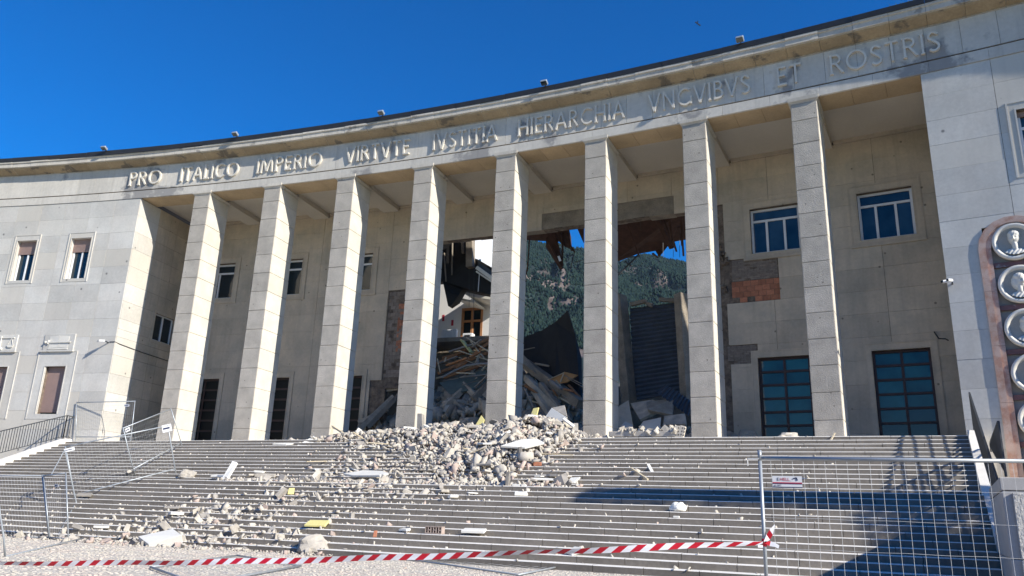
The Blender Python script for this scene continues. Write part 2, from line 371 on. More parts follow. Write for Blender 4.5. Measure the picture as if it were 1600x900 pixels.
railing(lr2, [(sp(-20.9, 1.4, ZP), sp(-20.7, -.6, ZP), .25, 1.0)], gap=.3)
rr_ = empty('stair_railing', sp(19.8, 4, 3), label='dark iron railing sloping from the platform towards the rough stone pedestal', cat='railing')
railing(rr_, [(sp(s_right(MOFF)+.2, MOFF, ZP+.16), sp(s_right(10.7)+.2, 10.7, slope_z(10.7)+.12), 1.2, 1.15)], gap=.13)
rr2 = empty('steel_balustrade', sp(20.6, 8, 2), label='dark steel balustrade with a tall end post beside the medallion arch', cat='balustrade')
pn, pf = at_off(1572, 745, 10.0), at_off(1549, 706, 4.0)
tn, tf = at_off(1559, 659, 10.0), at_off(1545, 696, 4.0)
def flr(p): return Vector((p.x, p.y, min(p.z, 1.9)))
railing(rr2, [(pn, pf, tn.z-pn.z, max(.25, tf.z-pf.z))], gap=.12, br=.014)

# rough pedestal at the right end of the stairs
ped = empty('stone_pedestal', sp(20.3, 13, 0), label='massive pedestal of coarse bush-hammered granite with a smooth cap, at the stair end', cat='pedestal')
pz = 2.1
def pedbox(o0, o1, z0, z1, ins, m, name, se=23.5):
    MB().hexa([sp(s_right(o0)+ins, o0, z0), sp(se, o0, z0), sp(se, o1, z0), sp(s_right(o1)+ins, o1, z0), sp(s_right(o0)+ins, o0, z1), sp(se, o0, z1), sp(se, o1, z1), sp(s_right(o1)+ins, o1, z1)]).build(name, m, ped, bevel=.012)
pedbox(15.0, 10.9, 1.88, pz, 0, 'granite', 'cap_stone')
pedbox(14.99, 10.92, .76, 1.87, .012, 'granite', 'core_block'); pedbox(14.99, 10.92, -.2, .75, .012, 'granite', 'core_block')
pedbox(15.05, 14.99, .76, 1.84, .16, 'ped', 'rough_face'); pedbox(15.05, 14.99, -.2, .74, .16, 'ped', 'rough_face')
MB().hexa([sp(s_right(15)+.45, 10.9, 0), sp(30, 10.9, 0), sp(30, 1, 0), sp(s_right(1)+.45, 1, 0), sp(s_right(15)+.45, 10.9, .3), sp(30, 10.9, .3), sp(30, 1, 2.6), sp(s_right(1)+.45, 1, 2.6)]).build('side_ramp', 'ground', stair)

# ------------------------------------------------------------------ courthouse
CH = empty('courthouse', fp(3.5, 3, 0), label='long pale stone courthouse with eight tall square pillars, its middle collapsed', cat='building')
UL, UR = -.908, 7.949
# pillars: blocks shared
def block_mesh(h, name):
    bm = bmesh.new(); bmesh.ops.create_cube(bm, size=1)
    for v in bm.verts: v.co = Vector((v.co.x*1.013, (v.co.y+.5)*1.72, (v.co.z+.5)*h))
    bmesh.ops.bevel(bm, geom=bm.edges[:], offset=.024, segments=1, affect='EDGES')
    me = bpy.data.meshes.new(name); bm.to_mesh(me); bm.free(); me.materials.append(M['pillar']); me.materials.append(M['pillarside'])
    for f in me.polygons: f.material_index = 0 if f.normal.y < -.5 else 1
    return me
bh = (ZS-.16-ZP)
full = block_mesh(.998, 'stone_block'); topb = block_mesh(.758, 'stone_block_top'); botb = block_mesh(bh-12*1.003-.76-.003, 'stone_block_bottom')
ords = ['', '', '', '', '', '', '', '']
PLAB = {3: 'pillar beside the jagged brick edge of the breach', 4: 'pillar rising out of the rubble heap'}
for i in range(8):
    base = fp(i, 0, ZP); ang = -(PH0+DPH*i)
    pe = empty('pillar', base, CH); 
    if i in PLAB: pe['label'] = PLAB[i]
    z = ZP
    for j in range(14):
        h, me = ((bh-12*1.003-.76, botb) if j == 0 else (.76, topb) if j == 13 else (1.003, full))
        jx = rng.uniform(-.006, .006); jy = rng.uniform(-.006, .006)
        mw = Matrix.Translation(fp(i, 0, z)+Vector((jx, jy, 0))) @ Matrix.Rotation(ang, 4, 'Z')
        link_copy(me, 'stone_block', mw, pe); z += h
    # capital: neck, slanting moulding, abacus
    c = MB(); w0 = HW
    for (dw, dd, z0, z1, dw2) in ((-.002, .02, ZS-.162, ZS-.13, .0), (0, .0, ZS-.13, ZS-.06, .075), (.085, -.085, ZS-.06, ZS+.09, .085)):
        dw_, dw2_ = dw/BAY, dw2/BAY; yy0, yy1 = -dw, -dw2
        if z1 > ZS:
            c.fbox(i-w0-dw_, i+w0+dw_, yy0, -.03, ZS-.003, z1); z1 = ZS-.003
        c.hexa([fp(i-w0-dw_, yy0, z0), fp(i+w0+dw_, yy0, z0), fp(i+w0+dw_, 1.72, z0), fp(i-w0-dw_, 1.72, z0), fp(i-w0-dw2_, yy1, z1), fp(i+w0+dw2_, yy1, z1), fp(i+w0+dw2_, 1.72, z1), fp(i-w0-dw2_, 1.72, z1)])
    c.build('capital', 'cornice', pe)

def stations(u0, u1, st=.5):
    n = max(1, int(math.ceil((u1-u0)/st))); return [u0+(u1-u0)*i/n for i in range(n+1)]
E0, E1 = -4.6, 11.5
# architrave band + frieze slabs + cornice blocks
arch = empty('entablature', fp(3.5, 0, ZS), CH)
MB().sweep([(.06, 17.9), (.06, 20.38), (1.38, 20.38), (1.38, 17.9)], stations(E0, E1)).build('backing_wall', 'core', arch)
n = int((E1-E0)*BAY/1.19); us = [E0+(E1-E0)*i/n for i in range(n+1)]
for i in range(n):
    u0, u1 = us[i]+.0012, us[i+1]-.0012; p = rng.uniform(-.004, .004)
    MB().fbox(u0, u1, .0+p, .07, 18.37, 19.78).build('frieze_slab', 'frieze', arch)
n2 = int((E1-E0)*BAY/1.9); us2 = [E0+(E1-E0)*i/n2 for i in range(n2+1)]
for i in range(n2):
    MB().fbox(us2[i]+.001, us2[i+1]-.001, -.035, .9 if False else .07, ZS+.0, 18.29).build('architrave_slab', 'frieze', arch)
MB().sweep([(.045, 18.28), (.045, 18.38), (.065, 18.38), (.065, 18.28)], stations(E0, E1)).build('shadow_groove', 'core', arch)
cprof = [(.06, 19.79), (-.05, 19.79), (-.05, 19.84), (-.14, 19.87), (-.44, 20.0), (-.5, 20.06), (-.5, 20.09), (-.6, 20.09), (-.6, 20.30), (-.66, 20.33), (-.66, 20.42), (.06, 20.42)]
n3 = int((E1-E0)*BAY/1.27); us3 = [E0+(E1-E0)*i/n3 for i in range(n3+1)]
for i in range(n3):
    N0 = MB(); k0 = rng.uniform(-.012, .012); pr = [(d+k0 if d < 0 else d, z) for d, z in cprof]
    N0.sweep(pr, [us3[i]+.0012, us3[i+1]-.0012]); 
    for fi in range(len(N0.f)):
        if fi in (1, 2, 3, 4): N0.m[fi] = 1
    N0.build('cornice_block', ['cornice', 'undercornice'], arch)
for i in range(28):
    u0 = E0+(E1-E0)*i/28; k0 = rng.uniform(-.02, .02)
    MB().sweep([(.3, 20.425), (-.68+k0, 20.425), (-.72+k0, 20.65+k0), (.3, 20.70)], [u0, u0+(E1-E0)/28-.002]).build('roof_flashing', 'roofmetal', arch)
# soffit slabs under the architrave between pillars, and ceiling with cross beams
por = empty('portico_ceiling', fp(3.5, 3, ZS), CH)
for b in range(-1, 8):
    u0 = (UL if b == -1 else b+HW+.012); u1 = (UR if b == 7 else b+1-HW-.012); L_ = u1-u0; nn = 3
    for j in range(nn):
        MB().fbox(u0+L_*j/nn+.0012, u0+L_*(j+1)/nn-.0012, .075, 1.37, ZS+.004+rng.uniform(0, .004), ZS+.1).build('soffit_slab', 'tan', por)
    MB().fbox(u0-.02, u1+.02, 1.37, 5.02, 18.12, 18.3).build('ceiling_panel', 'plaster', por)
    MB().fbox(u0, u1, 4.86, 5.0, 17.97, 18.12).build('ceiling_moulding', 'back', por)
for i in range(8):
    MB().fbox(i-HW+.004, i+HW-.004, 1.72, 5.01, ZS-.01, 18.2).build('cross_beam', 'plaster', por)
# roofs over the standing parts; rear gap on the right shaped to let sun in
rf = MB(); rf.fbox(E0, 2.4, .1, 15, 20.39, 20.46).fbox(5.9, E1, .1, 5.5, 20.39, 20.46).fbox(7.4, E1, 5.5, 15, 20.392, 20.458).fbox(2.4, 5.9, .1, 5.5, 20.39, 20.46)
rf.build('flat_roof', 'roofmetal', CH)

# ---- walls in courses of slabs
def slab_wall(root, u0, u1, z0, z1, d, holes, wid, mat_, course=1.003, bu0=0, bu1=0, nm='wall_slab', th=.05, stag=0., backd=.5, backm='core'):
    nu = max(1, round((u1-u0)*BAY/wid)); zc = z0; j = 0
    zs = [z1]
    while zs[-1]-course > z0+.2: zs.append(zs[-1]-course)
    zs.append(z0); zs = zs[::-1]
    for j in range(len(zs)-1):
        us_ = [u0+(u1-u0)*i/nu for i in range(nu+1)]
        if stag and j % 2: us_ = [u0]+[(us_[i]+us_[i+1])/2 for i in range(nu)]+[u1]
        for i in range(len(us_)-1):
            rs = rects(us_[i], us_[i+1], zs[j], zs[j+1], holes)
            mb = MB(); p = rng.uniform(-.004, .004)
            for a_, b_, c_, e_ in rs:
                g0 = .0016 if abs(a_-us_[i]) < 1e-6 else 0; g1 = .0016 if abs(b_-us_[i+1]) < 1e-6 else 0
                h0 = .0035 if abs(c_-zs[j]) < 1e-6 else 0; h1 = .0035 if abs(e_-zs[j+1]) < 1e-6 else 0
                mb.fbox(a_+g0, b_-g1, d+p, d+th, c_+h0, e_-h1)
            mb.build(nm, mat_, root)
    bk = MB()
    for a_, b_, c_, e_ in rects(u0+bu0, u1-bu1, z0-(.0), z1, holes):
        n_ = max(1, int((b_-a_)/.6)+1)
        for q in range(n_): bk.fbox(a_+(b_-a_)*q/n_, a_+(b_-a_)*(q+1)/n_, d+th+.002, d+th+backd, c_, e_)
    bk.build('backing_wall', backm, root)

def pane_mb(u0, u1, d, z0, z1): return MB().fbox(u0, u1, d, d+.02, z0, z1)
def bars(root, u0, u1, d, z0, z1, vs, hs, wv, mname, dep=.06, name='mullion'):
    f = MB(); wu = wv/BAY
    f.fbox(u0, u0+wu, d-dep, d, z0, z1).fbox(u1-wu, u1, d-dep, d, z0, z1).fbox(u0+wu, u1-wu, d-dep, d, z0, z0+wv).fbox(u0+wu, u1-wu, d-dep, d, z1-wv, z1)
    f.build('frame', mname, root)
    for (u, a_, b_) in vs: MB().fbox(u-wu/2, u+wu/2, d-dep+.004, d-.001, a_, b_).build('mullion', mname, root)
    for z, a_, b_ in hs: MB().fbox(a_+.0003, b_-.0003, d-dep+.008, d-.002, z-wv/2, z+wv/2).build('transom', mname, root)
def surround(root, o, i, d, mname, t=.02, dep=.3, inner=.0):
    # o = outer rect, i = inner opening, d = wall face; a raised flat band with a bevelled inner fillet
    s = MB(); (a, b, c, e), (a2, b2, c2, e2) = o, i
    for r in ((a, a2, c, e), (b2, b, c, e), (a2, b2, e2, e), (a2, b2, c, c2)): s.fbox(r[0], r[1], d-t, d+.05, r[2], r[3])
    s.build('surround', mname, root)
    k = .05/BAY; s = MB()
    for r in ((a-k*.5, a+k*.6, c, e+.0), (b-k*.6, b+k*.5, c, e+.0), (a-k*.5, b+k*.5, e+.001, e+.06)): s.fbox(r[0], r[1], d-t-.02, d+.02, r[2], r[3])
    for r in ((a2-k, a2-.0005, c2, e2), (b2+.0005, b2+k, c2, e2), (a2-k, b2+k, e2+.001, e2+.05)): s.fbox(r[0], r[1], d-t-.02, d+.01, r[2], r[3])
    s.build('moulding', mname, root)
    s = MB(); k2 = .03/BAY
    s.fbox(a2-k2, a2, d-t+.02, d+dep, c2, e2).fbox(b2, b2+k2, d-t+.02, d+dep, c2, e2).fbox(a2-k2, b2+k2, d-t+.02, d+dep, e2+.0005, e2+.03).fbox(a2-k2, b2+k2, d-t+.02, d+dep, c2-.03, c2-.0005)
    s.build('reveal', mname, root)

# left wing
LW = empty('wing_wall', fp(-2.5, 0, 0), CH); lw_holes = []
for c in (-2.505, -1.685, -3.33, -4.15):
    lw_holes += [(c-.155, c+.155, 13.18, 15.64), (c-.15, c+.15, 5.62, 8.2)]
slab_wall(LW, E0, UL-.001, 0, 17.84, 0, lw_holes, 1.62, 'slab', bu1=.014)
def wing_window(c, upper, emblem=None, lab=None):
    wroot = empty('window', fp(c, 0, 13 if upper else 5.5), CH)
    if upper:
        o, i = (c-.19, c+.19, 13.02, 15.92), (c-.15, c+.15, 13.2, 15.62)
    else: o, i = (c-.275, c+.275, 5.35, 9.0), (c-.15, c+.15, 5.62, 8.2)
    surround(wroot, o, i, 0, 'slab', dep=.34)
    d = .3
    pane_mb(i[0], i[1], d, i[2], i[3]).build('pane', 'glass', wroot)
    zt = i[3]; zb = zt-(.78 if upper else i[3]-i[2]-.1)
    if upper: bars(wroot, i[0]+.01, i[1]-.01, d, i[2], i[3], [(c, i[2], i[3])], [], .09, 'frame')
    n = int((zt-zb)/.055); s = MB()
    for j in range(n):
        z = zb+(zt-zb)*j/n; s.prism([fp(i[0]+.001, d-.085, z), fp(i[0]+.001, d-.10, z+.025), fp(i[0]+.001, d-.085, z+(zt-zb)/n-.004), fp(i[0]+.001, d-.075, z+.02)], fp(i[1]-.001, d, 0)-fp(i[0]+.001, d, 0))
    s.fbox(i[0]+.001, i[1]-.001, d-.08, d-.07, zb, zt)
    s.build('roller_shutter', 'shutter', wroot)
    if not upper:   # panel over the window with its relief
        MB().fbox(c-.235, c+.21, -.05, .02, 9.09, 10.0).build('emblem_panel', 'slab', wroot, bevel=.015)
        MB().fbox(c-.25, c+.225, -.14, .02, 9.0, 9.08).build('sill', 'slab', wroot)
        em = MB()
        if emblem == 'book':
            for k_ in (-1, 1):
                em.hexa([fp(c-.01+k_*.002, -.06, 9.27), fp(c-.01+k_*.14, -.06, 9.2), fp(c-.01+k_*.14, -.05, 9.2), fp(c-.01+k_*.002, -.05, 9.27), fp(c-.01+k_*.002, -.10, 9.9), fp(c-.01+k_*.14, -.07, 9.86), fp(c-.01+k_*.14, -.05, 9.86), fp(c-.01+k_*.002, -.05, 9.9)])
            em.fbox(c-.19, c+.17, -.13, -.1, 9.5, 9.57).fbox(c-.165, c-.15, -.135, -.05, 9.42, 9.66).tube([fp(c-.2, -.11, 9.535), fp(c-.185, -.11, 9.535)], .07)
            em.fbox(c-.15, c+.13, -.09, -.05, 9.13, 9.19)
        else:
            em.tube([fp(c-.02, -.09, 9.2), fp(c-.02, -.09, 9.92)], .035).fbox(c-.2, c+.17, -.11, -.05, 9.8, 9.85)
            em.tube([fp(c-.05, -.09, 9.22), fp(c+.01, -.09, 9.22)], .07)
            for k_ in (-.18, .13):
                em.tube([fp(c+k_, -.09, 9.82), fp(c+k_-.04, -.09, 9.4)], .012, 5).tube([fp(c+k_, -.09, 9.82), fp(c+k_+.04, -.09, 9.4)], .012, 5)
                em.prism([fp(c+k_-.05, -.12, 9.4), fp(c+k_+.05, -.12, 9.4), fp(c+k_+.03, -.12, 9.28), fp(c+k_-.03, -.12, 9.28)], fp(0, .07, 0)-fp(0, 0, 0))
        em.build('emblem', 'relief', wroot)
for c in (-2.505, -1.685, -3.33): wing_window(c, True)
wing_window(-1.695, False, 'book'); wing_window(-2.535, False, 'scales'); wing_window(-3.37, False, 'book')

# side walls of the portico (seen edge-on and inner side)
def side_wall(u, sgn, holes):
    root = empty('side_wall', fp(u, 2.5, 0), CH); n = 3; zs = [17.84-1.003*k for k in range(14)]+[ZP-1]
    for j in range(len(zs)-1):
        for i in range(n):
            d0, d1 = .06+4.98*i/n, .06+4.98*(i+1)/n
            if sgn < 0: d0 += .0 
            rs = rects(d0, d1, zs[j+1], zs[j], holes); mb = MB()
            for a_, b_, c_, e_ in rs: mb.fbox(u-(.05/BAY), u+.003+rng.uniform(-.0005, .0005), a_-(.008 if a_ < .07 else -.004), b_-.004, c_+.005, e_-.005) if sgn < 0 else mb.fbox(u, u+.05/BAY, a_+.004, b_-.004, c_+.005, e_-.005)
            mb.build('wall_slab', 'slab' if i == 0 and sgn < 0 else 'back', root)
    bk = MB()
    for a_, b_, c_, e_ in rects(.06, 5.05, ZP-1, 17.85, holes):
        if sgn < 0: bk.fbox(u-.1, u-.013, a_, b_, c_, e_)
        else: bk.fbox(u+.012, u+.1, a_, b_, c_, e_)
    bk.build('backing_wall', 'core', root); return root
# window in the left side wall
A_ = fp(UL, 0, 0); D_ = fp(UL, 1, 0)-A_; nn_ = Vector((D_.y, -D_.x, 0))
def onside(px, py):
    v = ray(px, py); t = (A_.x*nn_.x+A_.y*nn_.y)/(v.x*nn_.x+v.y*nn_.y); P = v*t+Vector((0, 0, EYE)); return (P-A_).x*D_.x+(P-A_).y*D_.y, P.z
s0, s1 = onside(243, 492), onside(267, 540)
sh = (s0[0], s1[0]+.0, s1[1], onside(268, 498)[1])
SW = side_wall(UL, -1, [sh]); side_wall(UR, 1, [])
wv = empty('window', fp(UL, 3, sh[2]), CH)
MB().fbox(UL-.05, UL-.045, sh[0], sh[1], sh[2], sh[3]).build('pane', 'glass', wv)
f_ = MB(); zt_ = sh[3]; dm = (sh[0]+sh[1])/2
for a_, b_, c_, e_ in ((sh[0], sh[0]+.07, sh[2], sh[3]), (sh[1]-.07, sh[1], sh[2], sh[3]), (dm-.05, dm+.05, sh[2], sh[3]), (sh[0], sh[1], sh[2], sh[2]+.07), (sh[0], sh[1], sh[3]-.07, sh[3])): f_.fbox(UL-.044, UL-.03, a_, b_, c_, e_)
f_.build('frame', 'frame', wv)
f_ = MB()
for a_, b_, c_, e_ in ((sh[0]-.16, sh[0], sh[2]-.16, sh[3]+.16), (sh[1], sh[1]+.16, sh[2]-.16, sh[3]+.16), (sh[0], sh[1], sh[2]-.16, sh[2]), (sh[0], sh[1], sh[3], sh[3]+.16)): f_.fbox(UL-.02, UL+.008, a_, b_, c_, e_)
f_.build('surround', 'back', wv)

# back wall of the portico with the breach
BW = empty('back_wall', fp(3.5, 5, ZP), CH)
def wc(b): return b+.5+(.06 if b < 3 else .02)
bh_ = []; wins = []
for b in (-1, 0, 1, 6, 7):
    c = wc(b); wdt = .235
    wins.append((b, c, wdt)); bh_ += [(c-wdt, c+wdt, 13.22, 15.42), (c-wdt, c+wdt, ZP-.1, 8.33)]
breach = [(2.35, 5.93, ZP-1, 15.75)]
slabgone = [(2.05, 2.4, ZP-1, 13.1), (2.35, 5.5, 15.7, 15.76), (3.99, 4.51, 15.6, 16.68), (4.51, 5.51, 15.6, 16.72), (5.9, 6.02, ZP-1, 15.9), (6.0, 6.53, 10.93, 13.05), (5.95, 6.29, 8.1, 8.98), (5.9, 6.03, 5, 9.0), (1.9, 2.1, ZP-1, 8.05)]
slab_wall(BW, UL, UR, ZP-1, 17.97, 5, bh_+breach+slabgone, 2.24, 'back', backd=.01)
bk = MB()
for a_, b_, c_, e_ in rects(UL, UR, ZP-1, 20.3, bh_+[(2.33, 5.95, ZP-1, 15.78), (2.1, 2.34, ZP-1, 7.6)]):
    n_ = max(1, int((b_-a_)/.6)+1)
    for q in range(n_): bk.fbox(a_+(b_-a_)*q/n_, a_+(b_-a_)*(q+1)/n_, 5.065, 5.5, c_, e_)
bk.build('backing_wall', 'core', BW)
# exposed concrete lintel with ragged underside
lm = MB()
for i in range(26):
    u0 = 2.36+i*(3.56/26); z0 = 15.78+rng.uniform(-.02, .06); lm.fbox(u0, u0+3.56/26, 5.03, 5.6, z0, 16.71)
lm.build('concrete_lintel', 'conc', BW)
# broken edges of the breach
for side, ue in ((0, 2.33), (1, 5.95)):
    z = 4.2; e_ = MB()
    while z < 15.5:
        h = rng.uniform(.12, .4); dd = rng.uniform(0, .035); dz_ = rng.uniform(0, .2)
        if side == 0 and (z > 7.6): e_.fbox(ue-.02, ue+dd, 5.08+dz_*.3, 5.48, z, z+h)
        if side == 1: e_.fbox(ue-dd, ue+.02, 5.08+dz_*.3, 5.48, z, z+h)
        z += h
    e_.build('broken_edge', 'core', BW)
# brick patches where slabs have fallen: hollow red bricks above, small grey ones round them
def bricks(u0, u1, z0, z1, bw, bhh, mname, d=5.045, miss=.05, jit=.012, limit=None):
    r_ = 0; z = z0
    while z < z1-.02:
        u = u0-(bw/BAY/2 if r_ % 2 else 0)
        while u < u1:
            a_, b_ = max(u, u0), min(u+bw/BAY, u1)
            if b_-a_ > .01 and rng.random() > miss:
                MB().fbox(a_+.0016, b_-.0016, d+rng.uniform(-jit, jit), 5.066, z+.006, min(z+bhh, z1)-.006).build('brick', mname, BW)
            u += bw/BAY
        z += bhh; r_ += 1
bricks(6.07, 6.53, 10.95, 11.98, .33, .255, 'brick', miss=.02)
bricks(6.08, 6.52, 12.0, 13.03, .27, .085, 'greybrick', miss=.06, jit=.006)
bricks(6.0, 6.28, 8.1, 8.96, .27, .085, 'greybrick', miss=.05, jit=.006)
bricks(2.20, 2.33, 9.6, 12.3, .24, .16, 'brick', miss=.35, jit=.02)
bricks(2.06, 2.33, 8.2, 13.0, .3, .2, 'greybrick', d=5.052, miss=.25, jit=.012)
for b, c, wdt in wins:
    wroot = empty('window', fp(c, 5, 13.2), CH); d = 5.28
    i = (c-wdt, c+wdt, 13.22, 15.42); surround(wroot, (c-wdt-.07, c+wdt+.07, 12.92, 15.72), i, 5, 'back', dep=.3, t=.025)
    MB().fbox(c-wdt-.08, c+wdt+.08, 4.93, 5.02, 12.9, 13.03).build('sill', 'back', wroot)
    gm = 'skypane' if b > 3 else 'glass'
    pw = [c-wdt+.01, c-.085, c+.085, c+wdt-.01] if b > 3 else [c-wdt+.01, c-.02, c+wdt-.01]
    for q in range(len(pw)-1): MB().fbox(pw[q], pw[q+1]-.001, d+rng.uniform(0, .01), d+.03, 13.25, 14.82).build('pane', gm, wroot)
    MB().fbox(c-wdt+.01, c+wdt-.01, d, d+.02, 14.83, 15.4).build('pane', gm, wroot)
    vs = [(u, 13.22, 14.82) for u in pw[1:-1]]
    bars(wroot, c-wdt, c+wdt, d, 13.22, 15.42, vs, [(14.85, c-wdt, c+wdt)], .10, 'frame')
    droot = empty('glazed_door', fp(c, 5, ZP), CH)
    i = (c-wdt, c+wdt, ZP, 8.33); surround(droot, (c-wdt-.055, c+wdt+.055, ZP, 8.6), i, 5, 'back', dep=.3, t=.025)
    d = 5.24; nr = 7
    for r_ in range(nr):
        z0, z1 = ZP+.02+(8.3-ZP)*r_/nr, ZP+(8.3-ZP)*(r_+1)/nr
        for q in range(2):
            MB().fbox(c-wdt+wdt*q+.002, c-wdt+wdt*(q+1)-.002, d+rng.uniform(0, .008), d+.03, z0, z1-.01).build('pane', ('teal' if r_ > 1+int(q)*(b-6) else 'glass') if b > 3 else 'dimglass', droot)  # lower panes darker: dark reflections put into the glass colour
    bars(droot, c-wdt, c+wdt, d, ZP, 8.33, [(c, ZP, 8.33)], [(ZP+(8.3-ZP)*r_/nr, c-wdt, c+wdt) for r_ in range(1, nr)], .10, 'darkframe')

# right wing
RW = empty('wing_wall', fp(9, 0, 0), CH)
AC = 8.43; AR = .245
rwh = [(8.575, 8.96, 13.25, 15.62)]
slab_wall(RW, UR, E1, 0, 17.84, 0, rwh+[(AC-.2, AC+.2, 0, 11.4)], 2.35, 'slab', bu0=.014)
wroot = empty('window', fp(8.76, 0, 13), CH); surround(wroot, (8.515, 9.02, 13.05, 15.9), rwh[0], 0, 'slab', dep=.34, t=.02)
pane_mb(8.575, 8.96, .3, 13.25, 15.62).build('pane', 'skypane', wroot)
bars(wroot, 8.575, 8.96, .3, 13.25, 15.62, [(8.70, 13.25, 14.95), (8.83, 13.25, 14.95)], [(14.98, 8.575, 8.96)], .1, 'frame')
MB().fbox(8.577, 8.958, .2, .29, 15.42, 15.61).build('roller_shutter', 'shutter', wroot)

# arched marble frame with portrait medallions
AP = empty('medallion_arch', fp(AC, 0, 0), CH)
def aring(r0, r1, d0, d1, m, nm, zc, seg=14, n=14):
    pts = []
    for q in range(n):
        a0, a1 = math.pi*q/n, math.pi*(q+1)/n
        mb = MB(); P = []
        for dd in (d0, d1):
            for r_, a_ in ((r0, a0), (r1, a0), (r1, a1), (r0, a1)): P.append(fp(AC-math.cos(a_)*r_/BAY, dd, zc+math.sin(a_)*r_))
        mb.hexa(P).build(nm, m, AP)
ZC = 10.62; RO = 1.08
MB().fbox(AC-RO/BAY, AC+RO/BAY, .22, .3, 0, ZC).build('niche_back', 'niche', AP)
nb = MB(); nb.prism([fp(AC-math.cos(math.pi*q/20)*RO/BAY, .22, ZC+math.sin(math.pi*q/20)*RO) for q in range(21)], fp(AC, .3, 0)-fp(AC, .22, 0)); nb.build('niche_back', 'niche', AP)
aring(.86, 1.08, -.05, .2, 'pinkmarble', 'arch_stone', ZC, n=9); aring(.70, .86, .0, .2, 'pinkmarble', 'arch_stone', ZC, n=9)
for sg in (-1, 1):
    z = 1.5
    while z < ZC:
        h = min(1.9, ZC-z)
        for r0, r1, d0 in ((.86, 1.08, -.05), (.70, .86, .0)):
            a_, b_ = sorted((AC+sg*r0/BAY, AC+sg*r1/BAY)); MB().fbox(a_, b_, d0, .2, z+.004, z+h-.004).build('jamb_stone', 'pinkmarble', AP)
        z += h
MB().fbox(AC-1.2/BAY, AC+1.2/BAY, -.2, .2, 0, 1.5).build('base_stone', 'slab', AP)
def medallion(zc, kind):
    md = empty('medallion', fp(AC, 0, zc), AP)
    # rim (lathed)
    prof = [(.60, .16), (.66, .1), (.66, -.02), (.62, -.06), (.56, -.05), (.52, .0), (.50, .05)]; nseg = 36; v = MB()
    for q in range(nseg+1):
        a_ = 2*math.pi*q/nseg
        for r_, d_ in prof: v.v.append(fp(AC+math.cos(a_)*r_/BAY, d_, zc+math.sin(a_)*r_))
    k_ = len(prof)
    for q in range(nseg):
        for j in range(k_-1): v.f.append([q*k_+j, q*k_+j+1, (q+1)*k_+j+1, (q+1)*k_+j]); v.m.append(0)
    v.build('rim', 'relief', md, smooth=True)
    # dished ground
    v = MB(); rr = [0, .2, .4, .52]; v.v = []
    for q in range(nseg):
        for r_ in rr: v.v.append(fp(AC+math.cos(2*math.pi*q/nseg)*max(r_, .01)/BAY, .10-.06*(r_/.52)**2, zc+math.sin(2*math.pi*q/nseg)*max(r_, .01)))
    for q in range(nseg):
        for j in range(3):
            q2 = (q+1) % nseg; v.f.append([q*4+j, q*4+j+1, q2*4+j+1, q2*4+j]); v.m.append(0)
    v.build('ground_disc', 'niche', md, smooth=True)
    # bust: one continuous surface from a height field (head with features, hair, neck, draped shoulders)
    G = 44; v = MB(); turn = {0: -.3, 1: .9, 2: .0, 3: .35, 4: -.8}[kind]; hood = kind in (1, 2)
    def sphh(x, y, cx, cy, rx, ry, h):
        t = 1-((x-cx)/rx)**2-((y-cy)/ry)**2; return h*math.sqrt(t) if t > 0 else 0
    H = {}
    for iy in range(G+1):
        for ix in range(G+1):
            x, y = (ix/G*2-1)*.5, (iy/G*2-1)*.5
            if x*x+y*y > .49**2: continue
            x0_, y0_ = x, y; x, y = x/1.22, y/1.22-.01
            h = max(sphh(x, y, 0, .10, .135, .185, .17), sphh(x, y, -turn*.02, .20, .155, .13, .17 if not hood else .19))
            if hood: h = max(h, sphh(x, y, -turn*.06, .06, .17, .22, .13))
            h = max(h, sphh(x, y, -turn*.03, -.12, .075, .2, .12), sphh(x, y, 0, -.52, .42, .33, .15))
            fx = turn*.075
            def gs(cx, cy, sx, sy): return math.exp(-((x-cx)/sx)**2-((y-cy)/sy)**2)
            h += .05*gs(fx, .07, .022, .05)+.03*gs(fx, .03, .03, .02)-.035*gs(fx-.05, .10, .026, .018)-.035*gs(fx+.05, .10, .026, .018)
            h += -.02*gs(fx, -.012, .04, .008)+.02*gs(fx, -.028, .035, .012)+.022*gs(fx, -.065, .04, .025)+.018*gs(fx, .135, .08, .014)
            if y > .16 and h > .03: h += .012*math.sin(x*90+y*40)*math.sin(y*80)
            if y < -.22: h += .014*math.sin(x*60+abs(y)*50)
            H[ix, iy] = len(v.v); v.v.append(fp(AC+x0_/BAY, .085-h*1.1 if h > .004 else .12, zc+y0_))
    for (ix, iy), a_ in H.items():
        if (ix+1, iy) in H and (ix, iy+1) in H and (ix+1, iy+1) in H:
            v.f.append([a_, H[ix+1, iy], H[ix+1, iy+1], H[ix, iy+1]]); v.m.append(0)
    v.build('portrait_bust', 'relief', md, smooth=True)
for q in range(6): medallion(10.78-1.515*q, q % 5)
for q in range(6): MB().fbox(AC-.69/BAY, AC+.69/BAY, .10, .21, 10.78-1.515*(q+.5)-.085, 10.78-1.515*(q+.5)+.085).build('marble_band', 'redmarble', AP)

